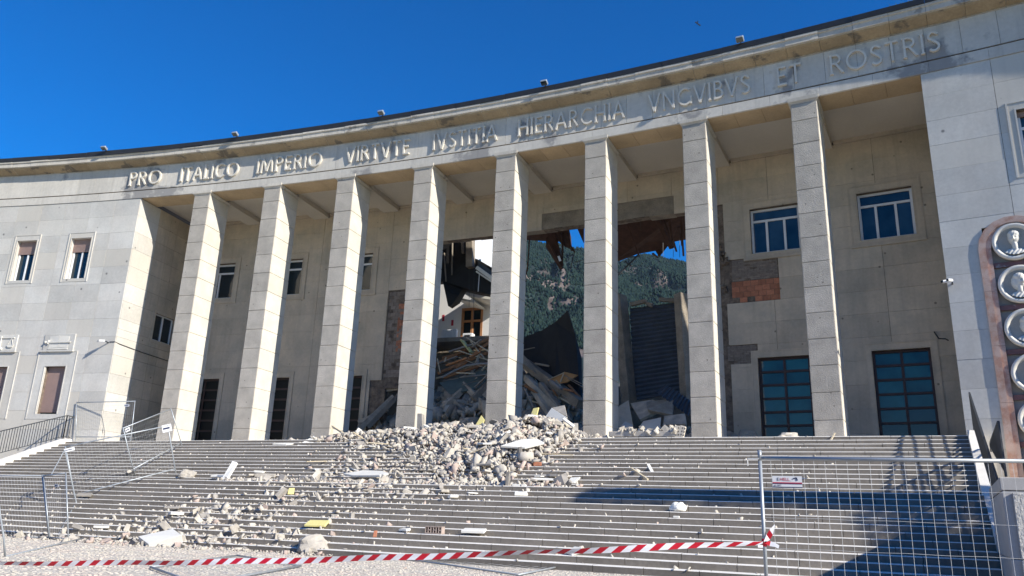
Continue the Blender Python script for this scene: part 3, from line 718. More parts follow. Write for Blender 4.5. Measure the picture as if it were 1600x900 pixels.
# ---- inscription
S5 = lambda pts: pts
def arc(cx, cy, rx, ry, a0, a1, n=14): return [(cx+rx*math.cos(math.radians(a0+(a1-a0)*i/n)), cy+ry*math.sin(math.radians(a0+(a1-a0)*i/n))) for i in range(n+1)]
GL = {
 'I': (.16, [[(.08, 0), (.08, 1)]], [.08]), 'P': (.58, [[(.1, 0), (.1, 1)], [(.1, .96)]+arc(.3, .74, .24, .22, 90, -90)+[(.1, .52)]], [.1]),
 'R': (.68, [[(.1, 0), (.1, 1)], [(.1, .96)]+arc(.3, .74, .23, .22, 90, -90)+[(.1, .52)], [(.3, .52), (.64, .0)]], [.1]),
 'O': (1.0, [arc(.5, .5, .44, .46, 0, 360, 26)], []), 'T': (.66, [[(.33, 0), (.33, 1)], [(.03, .96), (.63, .96)]], []),
 'A': (.78, [[(.04, 0), (.39, 1)], [(.39, 1), (.74, 0)], [(.17, .33), (.61, .33)]], []), 'L': (.5, [[(.1, 0), (.1, 1)], [(.1, .04), (.48, .04)]], [.1]),
 'C': (.84, [arc(.5, .5, .42, .46, 48, 312, 22)], []), 'M': (.95, [[(.06, 0), (.16, 1)], [(.16, 1), (.475, .1)], [(.475, .1), (.79, 1)], [(.79, 1), (.89, 0)]], []),
 'E': (.54, [[(.1, 0), (.1, 1)], [(.1, .96), (.52, .96)], [(.1, .52), (.46, .52)], [(.1, .04), (.52, .04)]], []),
 'V': (.78, [[(.04, 1), (.39, 0)], [(.39, 0), (.74, 1)]], []), 'S': (.56, [[(.50, .84)]+arc(.29, .75, .2, .21, 40, 200, 10)+[(.2, .6), (.38, .45)]+arc(.29, .25, .21, .21, 30, -150, 11)], []),
 'H': (.8, [[(.1, 0), (.1, 1)], [(.7, 0), (.7, 1)], [(.1, .52), (.7, .52)]], [.1, .7]), 'N': (.82, [[(.1, 0), (.1, 1)], [(.1, 1), (.72, 0)], [(.72, 0), (.72, 1)]], []),
 'G': (.9, [arc(.5, .5, .42, .46, 48, 335, 24), [(.86, .04), (.86, .46)]], []), 'U': (.8, [], []),
 'B': (.6, [[(.1, 0), (.1, 1)], [(.1, .96)]+arc(.28, .755, .2, .205, 90, -90)+[(.1, .55)], [(.28, .54)]+arc(.3, .29, .25, .25, 90, -90)+[(.1, .04)]], []),
}
words_ = [('PRO', -1.125, -.645), ('ITALICO', -.36, .49), ('IMPERIO', .752, 1.655), ('VIRTVTE', 1.978, 2.812), ('IVSTITIA', 3.11, 3.89), ('HIERARCHIA', 4.135, 5.312), ('VNGVIBVS', 5.56, 6.546), ('ET', 6.785, 7.012), ('ROSTRIS', 7.245, 8.125)]
LH = .86
for wd, a_, b_ in words_:
    iw = empty('inscription_word', fp((a_+b_)/2, 0, 18.64), CH); gap = .13
    tot = sum(GL[c][0] for c in wd)+gap*(len(wd)-1); sc = (b_-a_)*BAY/tot; x = 0
    for c in wd:
        wdt, strokes, serifs = GL[c]; uc = a_+(x+wdt/2)*sc/BAY; ph = PH0+DPH*uc
        ex = Vector((math.cos(ph), -math.sin(ph), 0)); en = Vector((math.sin(ph), math.cos(ph), 0)); o0 = fp(uc, -.04, 18.64)
        def P2(px_, py_, dep): return o0+ex*((px_-wdt/2)*sc)+Vector((0, 0, py_*LH))+en*(-dep)
        mb = MB(); q = 0
        allst = list(strokes)+[[(sx-.09, yy), (sx+.09, yy)] for sx in serifs for yy in (.02, .98)]
        for si, st_ in enumerate(allst):
            th = .040 if si < len(strokes) else .022
            n_ = len(st_); L_ = []; R_ = []
            for k_ in range(n_):
                pa, pb = st_[max(k_-1, 0)], st_[min(k_+1, n_-1)]
                dx, dy = (pb[0]-pa[0])*sc, (pb[1]-pa[1])*LH; l_ = math.hypot(dx, dy) or 1; nx, ny = -dy/l_*th/sc, dx/l_*th/LH
                L_.append((st_[k_][0]+nx, st_[k_][1]+ny)); R_.append((st_[k_][0]-nx, st_[k_][1]-ny))
            q += 1; f0, f1 = .07+.0015*q, -.05
            for k_ in range(n_-1):
                loop = (L_[k_], R_[k_], R_[k_+1], L_[k_+1])
                mb.poly([P2(p[0], p[1], f1) for p in loop]+[P2(p[0], p[1], f0) for p in loop], [(4, 5, 6, 7), (0, 1, 5, 4), (2, 3, 7, 6), (1, 2, 6, 5), (3, 0, 4, 7)])
        mb.build('letter', 'letter', iw, fix=True); x += wdt+gap
# plugged fixing holes by the word ET
for px_, py_ in ((1204, 113), (1209, 138)):
    u_, z_ = uz(px_, py_, 0); ph = PH0+DPH*u_; MB().tube([fp(u_, -.012, z_), fp(u_, .02, z_)], .06, 12).build('wall_plug', 'cornice', CH)

# floodlights on the cornice
for px_, py_, lab in ((163, 238, 'small floodlight on the cornice above the outermost wing windows'), (368, 215, 'small floodlight on the cornice above the word ITALICO'), (596, 183, 'small floodlight on the cornice above the word VIRTVTE'), (851, 137, 'small floodlight on the cornice above the word HIERARCHIA'), (1157, 71, 'small floodlight on the cornice above the word VNGVIBVS')):
    u_, z_ = uz(px_, py_, -.85); fl = empty('floodlight', fp(u_, -.7, 20.6), label=lab, cat='floodlight', group='floodlights along the cornice')
    rot = Matrix.Rotation(-(PH0+DPH*u_), 3, 'Z') @ Matrix.Rotation(math.radians(-25), 3, 'X')
    c_ = fp(u_, -.92, 20.72)
    MB().box(c_, (.32, .26, .13), rot).build('housing', 'galv', fl, bevel=.02); MB().box(c_+rot @ Vector((0, -.01, -.072)), (.28, .22, .02), rot).build('lens', 'glass', fl)
    MB().beam(c_+Vector((0, 0, -.02)), fp(u_, -.55, 20.6), .05, .04).build('bracket', 'roofmetal', fl)

# CCTV cameras and cables
def cctv(u, z, d, dirv, label, grp):
    r_ = empty('security_camera', fp(u, d, z), label=label, cat='camera')
    c_ = fp(u, d-.28, z)
    for k_ in (-1, 1):
        MB().beam(c_, c_+dirv*.34+Vector((0, 0, -.06))+Vector((dirv.y, -dirv.x, 0))*.12*k_, .1, .1).build('camera_body', 'frame', r_, bevel=.02)
        MB().beam(c_+dirv*.345+Vector((dirv.y, -dirv.x, 0))*.12*k_+Vector((0, 0, -.06)), c_+dirv*.36+Vector((dirv.y, -dirv.x, 0))*.12*k_+Vector((0, 0, -.06)), .08, .08).build('lens', 'glass', r_)
    MB().beam(fp(u, d+.01, z-.05), c_, .05, .05).build('bracket', 'railing', r_)
cctv(-1.0, 9.5, 0, Vector((-.75, -.6, 0)), 'white security camera on the wing corner above the platform fence', 0)
cctv(7.985, 9.55, 0, Vector((-.9, -.3, 0)), 'white twin security camera on the wall corner near the medallion arch', 0)
MB().tube([fp(-.98, -.03, 9.5), fp(UL-.002, -.03, 9.5), fp(UL+.008, .3, 9.45), fp(UL+.008, 2.2, 9.35), fp(UL+.008, 4.9, 9.3)], .02, 5).build('cable', 'railing', CH)
0 and MB().tube([fp(7.985, -.03, 9.5), fp(7.975, -.03, 8.9), fp(7.97, -.03, 8.5)], .018, 5).build('cable', 'railing', CH)
MB().tube([fp(7.80, 4.98, 8.95), fp(7.83, 4.7, 8.6), fp(7.88, 4.6, 8.55), fp(7.9, 4.7, 8.5)], .03, 5).build('torn_cable', 'railing', CH)
MB().tube([fp(6.92, 2.2, 18.1), fp(6.93, 2.2, 17.7), fp(6.96, 2.1, 17.45), fp(6.94, 2.1, 17.3)], .025, 5).build('torn_cable', 'railing', CH)

# ------------------------------------------------------------------ rubble shapes
def hull(pts):
    bm = bmesh.new(); [bm.verts.new(p) for p in pts]
    r_ = bmesh.ops.convex_hull(bm, input=bm.verts[:]); bmesh.ops.delete(bm, geom=[x for x in r_['geom_interior'] if isinstance(x, bmesh.types.BMVert)], context='VERTS')
    bmesh.ops.recalc_face_normals(bm, faces=bm.faces[:]); bmesh.ops.triangulate(bm, faces=bm.faces[:])
    bm.verts.index_update(); V = np.array([v.co[:] for v in bm.verts]); F = np.array([[v.index for v in f.verts] for f in bm.faces]); bm.free(); return V, F
SH = []
for i in range(12):     # blocky broken masonry: skewed, sharp-cornered
    asp = np.array([1.1, rng.uniform(.42, .78), rng.uniform(.2, .46)]); sk = rng.uniform(-.3, .3, 3); P = []
    for x, y, z in ((x, y, z) for x in (-1, 1) for y in (-1, 1) for z in (-1, 1)):
        P.append(np.array([x+sk[0]*y, y+sk[1]*z, z+sk[2]*x])*asp*.55*(1+rng.uniform(-.25, .25, 3)))
    if i % 3 == 0: P.pop(0)
    SH.append(hull(P))
for i in range(5):      # flat pieces
    SH.append(hull([np.array([math.cos(a_)*rng.uniform(.35, .6), math.sin(a_)*rng.uniform(.3, .5), z*.07]) for a_ in np.linspace(0, 5.6, 6) for z in (-1, 1)]))
def shmesh(k, m, name):
    V, F = SH[k]; me = bpy.data.meshes.new(name); me.from_pydata(V.tolist(), [], F.tolist()); me.materials.append(M[m]); return me
SMESH = {}
def chunk_mesh(k, m):
    if (k, m) not in SMESH: SMESH[k, m] = shmesh(k, m, 'chunk_shape')
    return SMESH[k, m]
def rrot(flat=False):
    if flat: return Matrix.Rotation(rng.uniform(0, 6.3), 3, 'Z') @ Matrix.Rotation(rng.normal()*.25, 3, 'X')
    return Matrix.Rotation(rng.uniform(0, 6.3), 3, 'Z') @ Matrix.Rotation(rng.uniform(0, 6.3), 3, 'X') @ Matrix.Rotation(rng.uniform(0, 6.3), 3, 'Y')
class Bulk:
    def __init__(s): s.V = []; s.F = []; s.m = []; s.n = 0
    def add(s, k, P, size, rot, mi):
        V, F = SH[k]; V2 = (V*size) @ np.array(rot).T + np.array(P); s.V.append(V2); s.F.append(F+s.n); s.n += len(V); s.m += [mi]*len(F)
    def build(s, name, mats, parent=None, **kw):
        me = bpy.data.meshes.new(name); V = np.concatenate(s.V); F = np.concatenate(s.F)
        me.vertices.add(len(V)); me.vertices.foreach_set('co', V.ravel()); me.loops.add(F.size); me.loops.foreach_set('vertex_index', F.ravel().astype(np.int32))
        me.polygons.add(len(F)); me.polygons.foreach_set('loop_start', np.arange(0, F.size, 3, dtype=np.int32)); me.polygons.foreach_set('material_index', np.array(s.m, dtype=np.int32))
        for m in mats: me.materials.append(M[m])
        me.update(); me.validate(); o = bpy.data.objects.new(name, me); COL.objects.link(o)
        return tag(o, kind='stuff', **kw)
RM = ['dust', 'dust2', 'pink']
def rmat(): return int(rng.choice(3, p=[.60, .27, .13]))
# heap: its height above stairs/platform at (s, off)
hs_ = [-6.3, -5.2, -4.2, -2.5, -1, 0, 1.2, 2.4, 3.4, 4.4, 5.4, 6.2, 7.0, 8.0]; hh_ = [.08, .26, .36, .48, .52, .68, .6, .52, .76, 1.0, .7, .32, .1, 0]
fo_ = [-6, -3, 0, 1, 2.2, 3.2, 4.5, 6.0, 6.9, 7.6, 8.4]; fh_ = [1.0, 1.0, .95, .92, .66, .42, .26, .14, .16, .08, 0]
def heap(s, off):
    h0 = np.interp(s, hs_, hh_); ext = np.interp(s, [-6.3, -3, 0, 1.5, 3, 5, 6.5, 8], [2.8, 3.4, 4.4, 6.2, 7.6, 7.8, 6.4, 4.6])
    f_ = 1. if off < .8 else max(0., 1-((off-.8)/(ext-.8))**.8)
    n_ = .5+.5*noise.noise(Vector((s*.7, off*.7, 2.)))
    return float(h0*f_*(1 if off < 1.8 else .3+1.0*n_))
# mound under the loose pieces
mv = MB(); nu, no = 60, 44
for j in range(no+1):
    for i in range(nu+1):
        s = -8+16.5*i/nu; off = -4+12.6*j/no; h = heap(s, off)
        z = slope_z(off)-.17*(off > MOFF) + max(h, 0)*.8-.14 + (noise.noise(Vector((s*2, off*2, 0)))*.12 if h > .1 else -.15)
        mv.v.append(sp(s, off, z))
for j in range(no):
    for i in range(nu):
        a_ = j*(nu+1)+i; mv.f.append([a_, a_+1, a_+nu+2, a_+nu+1]); mv.m.append(0)
mv.build('rubble_mound', 'mound', kind='stuff', label='dusty fines, darkened as gap shade, filling the heap of rubble on the platform', cat='rubble')
bulk = Bulk(); big = []
N = 0
while N < 12000:
    s, off = rng.uniform(-8, 8.3), rng.uniform(-3, 8.4); h = heap(s, off)
    if h < .05 or rng.random() > .05+h*1.7: continue
    N += 1; size = float(np.clip(rng.lognormal(-2.2, .5), .05, .42))*(.85 if s < -1 else 1); z = (slope_z(off) if off > MOFF else ZP)+h+rng.uniform(-.12, .07)-(.05 if off > MOFF else 0)
    k = int(rng.integers(0, 12)) if rng.random() < .7 else int(rng.integers(12, 17)); P = sp(s, off, z+size*.1)
    if -.1 < off < 8 and size > .2 and len(big) < 150: big.append((k, P, size, rmat()))
    else: bulk.add(k, P, size, rrot(), rmat())
ORD = ['first', 'second', 'third', 'fourth', 'fifth', 'sixth', 'seventh', 'eighth', 'ninth', 'tenth', 'eleventh', 'twelfth', 'thirteenth']
TONE = ['pale dusty', 'dull grey', 'pinkish']
def where(P):
    u = ud(P)[0]; i = int(math.floor(u+.5)); f = u-i
    if i < 0: return 'out towards the wing'
    if i > 7: return 'out towards the medallions'
    return ('below the %s pillar' % ORD[i]) if abs(f) < .22 else ('past the %s pillar' % ORD[int(math.floor(u))] if u >= 0 else 'before the first pillar')
def lump(k, size, mi): return '%s %s %s' % ('large' if size > .3 else 'middling' if size > .2 else 'small', TONE[mi], 'flat' if k > 11 else 'angular')
G_HEAP = 'broken masonry pieces in the heap between the pillars'
for k, P, size, mi in big:
    link_copy(chunk_mesh(k, RM[mi]), 'masonry_chunk', Matrix.Translation(P) @ rrot().to_4x4() @ Matrix.Scale(size*1.1, 4), label='%s piece %s the heap, %s' % (lump(k, size, mi), 'atop' if soz(P)[1] < 1.5 else 'halfway down' if soz(P)[1] < 4 else 'low on', where(P)), cat='rubble', group=G_HEAP)
# scatter on the steps, densest below the heap and spilling to the left foot of the stairs
cs_k = [0, 12, 18, 25]; cs_s = [2.0, 2.0, -.6, -2.4]; cw = [3.8, 4.2, 3.6, 4.0]
scat = []
def dens(s, k):
    c = np.interp(k, cs_k, cs_s); wv_ = np.interp(k, cs_k, cw); b = math.exp(-((s-c)/wv_)**2)
    n_ = .25+1.5*max(0, .5+noise.noise(Vector((s*.6, k*.35, 4.))))
    return min(1.6, b*n_*np.interp(k, [0, 5, 11, 12.5, 14, 18, 25], [1, 1, 1.0, 1.6, .8, .62, .8]))+.03
nb_ = 0; ns = 0
while ns < 8500:
    k = int(rng.integers(0, 26)); s = rng.uniform(-13, 16)
    if rng.random() > dens(s, k): continue
    ns += 1; big_ = rng.random() < .16*min(1, dens(s, k)*2)+.003
    size = float(np.clip(rng.lognormal(-2.1, .4), .08, .30)) if big_ else float(np.clip(rng.lognormal(-3.3, .5), .015, .09))
    td = ST if k != 12+1 else ST+LAND
    off = k_off(k)-rng.uniform(.0, 1)*(td if big_ else td*.9)+(.02 if big_ else 0); z = (26-k)*RIS+size*.22
    kk = int(rng.integers(0, 17)); P = sp(s, off, z)
    if big_: scat.append((kk, P, size, rmat(), k))
    else: bulk.add(kk, P, size, rrot(), 0 if rng.random() < .8 else rmat())
for i in range(700):     # what came to rest along the landing
    s_ = rng.uniform(-5.2, 8.4); size = float(np.clip(rng.lognormal(-2.5, .55), .03, .38)); off = k_off(13)-rng.uniform(.1, LAND+.3); P = sp(s_, off, 13*RIS+size*.2+(.08 if rng.random() < .3 else 0))
    if off < k_off(12)+.05: continue
    if size > .2 and noise.noise(Vector((s_, 1, 1))) > -.2: scat.append((int(rng.integers(0, 17)), P, size, rmat(), 12))
    else: bulk.add(int(rng.integers(0, 17)), P, size, rrot(), rmat())
# debris strewn on the paving at the foot of the stairs
for i in range(1100):
    s = float(np.clip(rng.normal(-3.2, 3.0), -9.5, 6)); off = k_off(25)+abs(rng.normal())*.55+.02
    size = float(np.clip(rng.lognormal(-2.9, .55), .02, .22)); P = sp(s, off, .01+size*.25)
    if size > .13: scat.append((int(rng.integers(0, 17)), P, size, rmat(), 26))
    else: bulk.add(int(rng.integers(0, 17)), P, size, rrot(), rmat())
for i in range(500):
    P = sp(rng.uniform(-12, 8), k_off(25)+rng.uniform(.3, 7), .015); size = float(np.clip(rng.lognormal(-3.6, .5), .01, .07)); bulk.add(int(rng.integers(0, 17)), P, size, rrot(), rmat())
bulk.build('loose_rubble', RM, label='countless small fragments of masonry spread over heap and steps', cat='rubble')
scat.sort(key=lambda r_: -r_[2]/r_[1].y); mid = scat[:145]; rest = scat[145:]
for k, P, size, mi, st_ in mid:
    if st_ == 26: lab, grp = '%s fragment on the cobbles, %s' % (lump(k, size, mi), where(P)), 'masonry fragments on the cobbles'
    elif st_ >= 13: lab, grp = '%s fragment, %s step up, %s' % (lump(k, size, mi), ORD[25-st_], where(P)), 'masonry fragments on the lower flight'
    else: lab, grp = '%s fragment, %s step down, %s' % (lump(k, size, mi), ORD[st_], where(P)), 'masonry fragments on the upper flight'
    link_copy(chunk_mesh(k, RM[mi]), 'masonry_fragment', Matrix.Translation(P) @ rrot(k > 11).to_4x4() @ Matrix.Scale(size, 4), label=lab, cat='rubble', group=grp)
b2 = Bulk()
for k, P, size, mi, st_ in rest: b2.add(k, P, size, rrot(k > 11), mi)
b2.build('step_rubble', RM, label='smaller masonry lumps scattered over both flights of steps', cat='rubble')

PLATES = []
def free_plates():
    n_ = 0
    while n_ < 46:
        if n_ < 20: s_ = rng.uniform(-4.5, 7.2); off = rng.uniform(.6, 6.5); h = heap(s_, off)
        elif n_ < 34: s_ = rng.uniform(-5.5, 8); off = k_off(12)-rng.uniform(-.25, 1.1); h = .05
        else: k_ = int(rng.integers(3, 26)); s_ = float(np.interp(k_, cs_k, cs_s))+rng.normal()*3.4; off = k_off(k_)-rng.uniform(.05, .3); h = .02
        if n_ < 20 and h < .12: continue
        a_, b_ = rng.uniform(.16, .42), rng.uniform(.09, .24); th = rng.uniform(.03, .09)
        if n_ >= 20: a_ *= .8; b_ *= .8
        z = (stair_z(off) if n_ >= 20 else slope_z(off)+.06)+h+th*.6+.03
        poly = [(-a_*rng.uniform(.7, 1), -b_*rng.uniform(.6, 1)), (a_*rng.uniform(-.2, .3), -b_*rng.uniform(.9, 1.3)), (a_*rng.uniform(.8, 1.1), -b_*rng.uniform(.2, .9)), (a_*rng.uniform(.6, 1), b_*rng.uniform(.6, 1)), (-a_*rng.uniform(.5, 1), b_*rng.uniform(.7, 1.1))]
        rot = Matrix.Rotation(rng.uniform(0, 6.3), 3, 'Z') @ Matrix.Rotation(math.radians(rng.normal()*(18 if n_ < 20 else 9)), 3, 'X'); P = sp(s_, off, z)
        m_ = ['marble', 'dust', 'dust2'][int(rng.choice(3, p=[.5, .35, .15]))]
        w_ = 'on the heap' if n_ < 20 else 'on the landing' if n_ < 34 else 'on the %s step %s' % ((ORD[25-k_], 'up') if k_ > 12 else (ORD[k_], 'down'))
        v = MB(); v.prism([P+rot @ Vector((x, y, -th/2)) for x, y in poly], rot @ Vector((0, 0, th)))
        v.build('cladding_shard', m_, bevel=.006, label='%s %s slab %s, %s' % ('broad' if a_ > .28 else 'little', {'marble': 'whitish', 'dust': 'pale dusty', 'dust2': 'grey'}[m_], w_, where(P)), cat='slab', group='broken cladding slabs among the rubble'); n_ += 1
free_plates()
# ---- pieces that can be told apart
def plate(name, P, poly, th, rot, m, label, cat, group=None, bev=.01, noise_=.0):
    """a broken plate: outline in its own plane, thickness th, turned by rot and lying at P"""
    v = MB(); R3 = rot; pts = [Vector((x, y, 0)) for x, y in poly]
    V = [P+R3 @ Vector((p.x, p.y, -th/2)) for p in pts]; v.prism(V, R3 @ Vector((0, 0, th)))
    return v.build(name, m, bevel=bev, label=label, cat=cat, group=group)
RZ = lambda a_: Matrix.Rotation(math.radians(a_), 3, 'Z'); RX = lambda a_: Matrix.Rotation(math.radians(a_), 3, 'X'); RY = lambda a_: Matrix.Rotation(math.radians(a_), 3, 'Y')
SA = -23.4   # stair direction in degrees
def quadplate(name, pts, th, m, label, cat, group=None, bev=.006):
    n_ = (pts[1]-pts[0]).cross(pts[-1]-pts[0]).normalized()
    if n_.z < 0: n_ = -n_
    return MB().prism([p-n_*th for p in pts], n_*th).build(name, m, bevel=bev, label=label, cat=cat, group=group)
o26 = k_off(25)
# big cracked block at the foot of the stairs
quadplate('marble_block', [at_off(216, 838, o26+.75), at_off(232, 850, o26+1.0), at_off(284, 836, o26+.55), at_off(270, 826, o26+.1)], .26, 'marble', 'thick pale marble slab tilted against the lowest steps beyond the barrier tape', 'slab')
# conglomerate boulder
def boulder(name, P, size, m, label, seed):
    bm = bmesh.new(); bmesh.ops.create_icosphere(bm, subdivisions=3, radius=1)
    for v in bm.verts:
        n_ = noise.fractal(v.co*1.3+Vector((seed, 0, 0)), 1, 2, 4); v.co *= 1+.35*n_; v.co.x *= size[0]; v.co.y *= size[1]; v.co.z = max(v.co.z, -.5)*size[2]
    me = bpy.data.meshes.new(name); bm.to_mesh(me); bm.free(); me.materials.append(M[m]); o = bpy.data.objects.new(name, me); COL.objects.link(o); o.location = P
    return tag(o, label=label, cat='rubble')
boulder('boulder', sp(*soz(at_z(488, 866, 0))[:2], .18), (.44, .36, .34), 'dust', 'rounded lump of old mortar and stone just behind the barrier tape', 3)
boulder('boulder', at_step(292, 744, 12, .4)+Vector((0, 0, .12)), (.36, .25, .22), 'dust', 'pale crumbled lump on the landing beside the leaning fence', 9)
boulder('boulder', at_step(1268-35, 679, 0, -1)+Vector((0, 0, .08)), (.35, .2, .14), 'dust', 'pale plaster lump on the platform before the glazed door', 5)
boulder('boulder', at_step(1060, 800, 17, .5)+Vector((0, 0, .1)), (.22, .16, .15), 'marble', 'single rounded white stone on the shaded lower steps', 12)
# yellow boards
def lying(name, px, py, k, poly, th, m, label, cat, rz=0, rx=-8, f=.5, dz=0, ry=0, group=None):
    P = at_step(px, py, k, f)+Vector((0, 0, th/2+dz))
    if k < 0:   # lies on the surface of the heap: walk towards the facade until the line of sight meets it
        o_ = 7.5
        while o_ > .2:
            P = at_off(px, py, o_); s_ = soz(P)[0]
            if P.z <= slope_z(o_)+heap(s_, o_)+.10: break
            o_ -= .05
        P.z += th/2+dz
    return plate(name, P, poly, th, RZ(SA+rz) @ RX(rx) @ RY(ry), m, label, cat, group)
sq = lambda a_, b_: [(-a_, -b_), (a_, -b_*.9), (a_*.92, b_), (-a_*.95, b_*.85)]
lying('foam_board', 495, 826, 22, sq(.32, .2), .06, 'yellow', 'flat yellow foam board lying on the lower steps', 'board', rz=12, rx=22, dz=.12)
lying('foam_board', 750, 660, -1, [(-.2, -.2), (.16, -.22), (.2, .1), (.02, .3)], .05, 'yellow', 'yellow foam wedge on the heap right beside the fifth pillar', 'board', rx=75, rz=5, dz=.0)
lying('foam_board', 836, 645, -1, [(-.16, -.2), (.16, -.22), (.12, .24), (-.14, .2)], .05, 'yellow', 'faded yellow board at the top of the heap near a leaning white slab', 'board', rx=60, rz=-10, dz=.0)
lying('foam_board', 455, 768, 16, sq(.1, .13), .04, 'yellow', 'small yellow board standing on the lower steps below the long slab', 'board', rz=30, rx=55, dz=.12)
# hollow clay block
hbk = empty('hollow_block', at_step(679, 838, 22), label='hollow clay block with six cells lying on its side on the lower steps', cat='block')
hb = MB(); bp_ = at_step(679, 838, 22, .6)+Vector((0, 0, .015)); rz_ = RZ(SA+1)
W_, D_2, H_ = .50, .2, .19
def hbx(x0, x1, z0, z1): hb.hexa([bp_+rz_ @ Vector(q) for q in ((x0, -D_2/2, z0), (x1, -D_2/2, z0), (x1, D_2/2, z0), (x0, D_2/2, z0), (x0, -D_2/2, z1), (x1, -D_2/2, z1), (x1, D_2/2, z1), (x0, D_2/2, z1))])
for q in range(7): x_ = -W_/2+q*(W_-.022)/6; hbx(x_, x_+.022, .024, H_-.024)
hbx(-W_/2, W_/2, 0, .022); hbx(-W_/2, W_/2, H_-.022, H_)
for q in range(6): x_ = -W_/2+q*(W_-.022)/6; hbx(x_+.024, x_+.076, H_/2-.012, H_/2+.012) if q % 2 else None
hb.build('ribbed_shell', 'pink', hbk); MB().hexa([bp_+rz_ @ Vector(q) for q in ((-.235, D_2/2-.02, .02), (.235, D_2/2-.02, .02), (.235, D_2/2-.004, .02), (-.235, D_2/2-.004, .02), (-.235, D_2/2-.02, .17), (.235, D_2/2-.02, .17), (.235, D_2/2-.004, .17), (-.235, D_2/2-.004, .17))]).build('closed_end', 'core', hbk)
lying('wall_panel', 741, 828, 22, sq(.32, .16), .07, 'marble', 'white panel propped level on the steps next to the hollow clay block', 'panel', rz=8, rx=12, dz=.1)
lying('marble_shard', 898, 845, 24, [(-.2, -.1), (.05, -.2), (.22, -.05), (.12, .16), (-.12, .18)], .06, 'marble', 'broad white marble shard on the bottom steps above the tape', 'slab', rx=25, rz=-20, dz=.07)
lying('marble_shard', 814, 776, 15, sq(.2, .12), .06, 'marble', 'white marble shard on the step just below the landing', 'slab', rx=20, rz=25, dz=.05)
lying('marble_shard', 1057, 804, 18, sq(.08, .05), .05, 'marble', 'thin white tile overhanging a step below the rounded white stone', 'tile', rz=0, rx=0, f=.85)
lying('marble_shard', 572, 738, 12, [(-.95, -.12), (-.3, -.34), (.85, -.3), (1.05, -.05), (.55, .22), (-.35, .3)], .08, 'marble', 'longest pale slab, lying flat on the landing below the heap', 'slab', rx=20, rz=-6, dz=.2, f=1.2)
lying('marble_shard', 817, 698, -1, [(-.8, -.28), (.1, -.35), (.78, .1), (.5, .4), (-.1, .3)], .08, 'marble', 'large pale slab tilted on the right slope of the heap', 'slab', rx=30, rz=18, dz=.06)
lying('marble_shard', 415, 742, 12, sq(.4, .1), .12, 'dust', 'stubby pale stone lintel piece resting on the landing', 'slab', rx=10, rz=18, dz=.08)
lying('marble_shard', 268, 802, 20, sq(.24, .1), .05, 'dust2', 'grey shard tilted over a lower step near the big marble slab', 'slab', rx=10, rz=25, dz=.1)
lying('marble_shard', 130, 720+65, 18, sq(.25, .12), .08, 'dust2', 'grey slab piece under the corner of the leaning fence', 'slab', rx=20, rz=35, dz=.1)
lying('marble_shard', 848, 745, 12, [(-.45, -.06), (.5, -.1), (.55, .12), (-.3, .14)], .05, 'marble', 'thin white slab on the landing at the right end of the debris', 'slab', rx=12, rz=14, dz=.12)
lying('marble_shard', 893, 750, 12, [(-.14, -.22), (.16, -.1), (.22, .24), (-.1, .2)], .05, 'marble', 'white slab hanging over the landing edge at the end of the debris', 'slab', rx=30, rz=-8, dz=.08)
lying('marble_shard', 812, 774-17, 13, sq(.22, .08), .06, 'marble', 'flat white strip on the landing front edge', 'slab', rx=0, rz=4)
# L-shaped pair on the left: flat slab and bar
quadplate('stone_bar', [at_off(345, 750, 7.6), at_off(353, 750, 7.6), at_off(370, 722, 7.1), at_off(363, 720, 7.1)], .1, 'marble', 'straight pale stone bar standing tilted out of a flat slab on the landing', 'stone bar')
lying('marble_shard', 343, 748, 12, sq(.3, .18), .06, 'marble', 'flat pale slab on the landing holding up a tilted stone bar', 'slab', rx=8, rz=3, dz=.05, f=1.3)
# marble beam by the third pillar
quadplate('marble_beam', [at_off(462, 697, 2.7), at_off(470, 700, 2.9), at_off(497, 687, 1.9), at_off(490, 681, 1.7)], .16, 'marble', 'squared marble beam lying at the left foot of the heap', 'beam')
quadplate('stone_bar', [at_off(545, 689, 1.4), at_off(552, 692, 1.4), at_off(566, 672, .4), at_off(560, 668, .4)], .1, 'marble', 'pale stone bar lying up into the dark rubble behind the third pillar', 'stone bar')
wf = empty('broken_crate', at_off(525, 682, .9), label='broken pale wooden frame lying on the heap beside the third pillar', cat='frame')
for i_, (a_, b_) in enumerate((((519, 666), (538, 678)), ((519, 666), (518, 684)), ((512, 688), (538, 680)), ((524, 686), (536, 690)))):
    MB().beam(at_off(*a_, .9), at_off(*b_, 1.1+.1*i_), .1, .07).build('frame_rail', 'palewood', wf)
lying('marble_shard', 440, 702, 2, [(-.42, -.1), (.3, -.2), (.5, .1), (-.1, .16)], .05, 'marble', 'thin pale slab on the topmost steps left of the heap', 'slab', rx=12, rz=10, dz=.06)
quadplate('stone_post', [at_off(651, 673, .9), at_off(660, 673, .9), at_off(659, 646, .8), at_off(652, 646, .8)], .25, 'dust2', 'short upright stone post standing against the pillar in the heap', 'stone post')
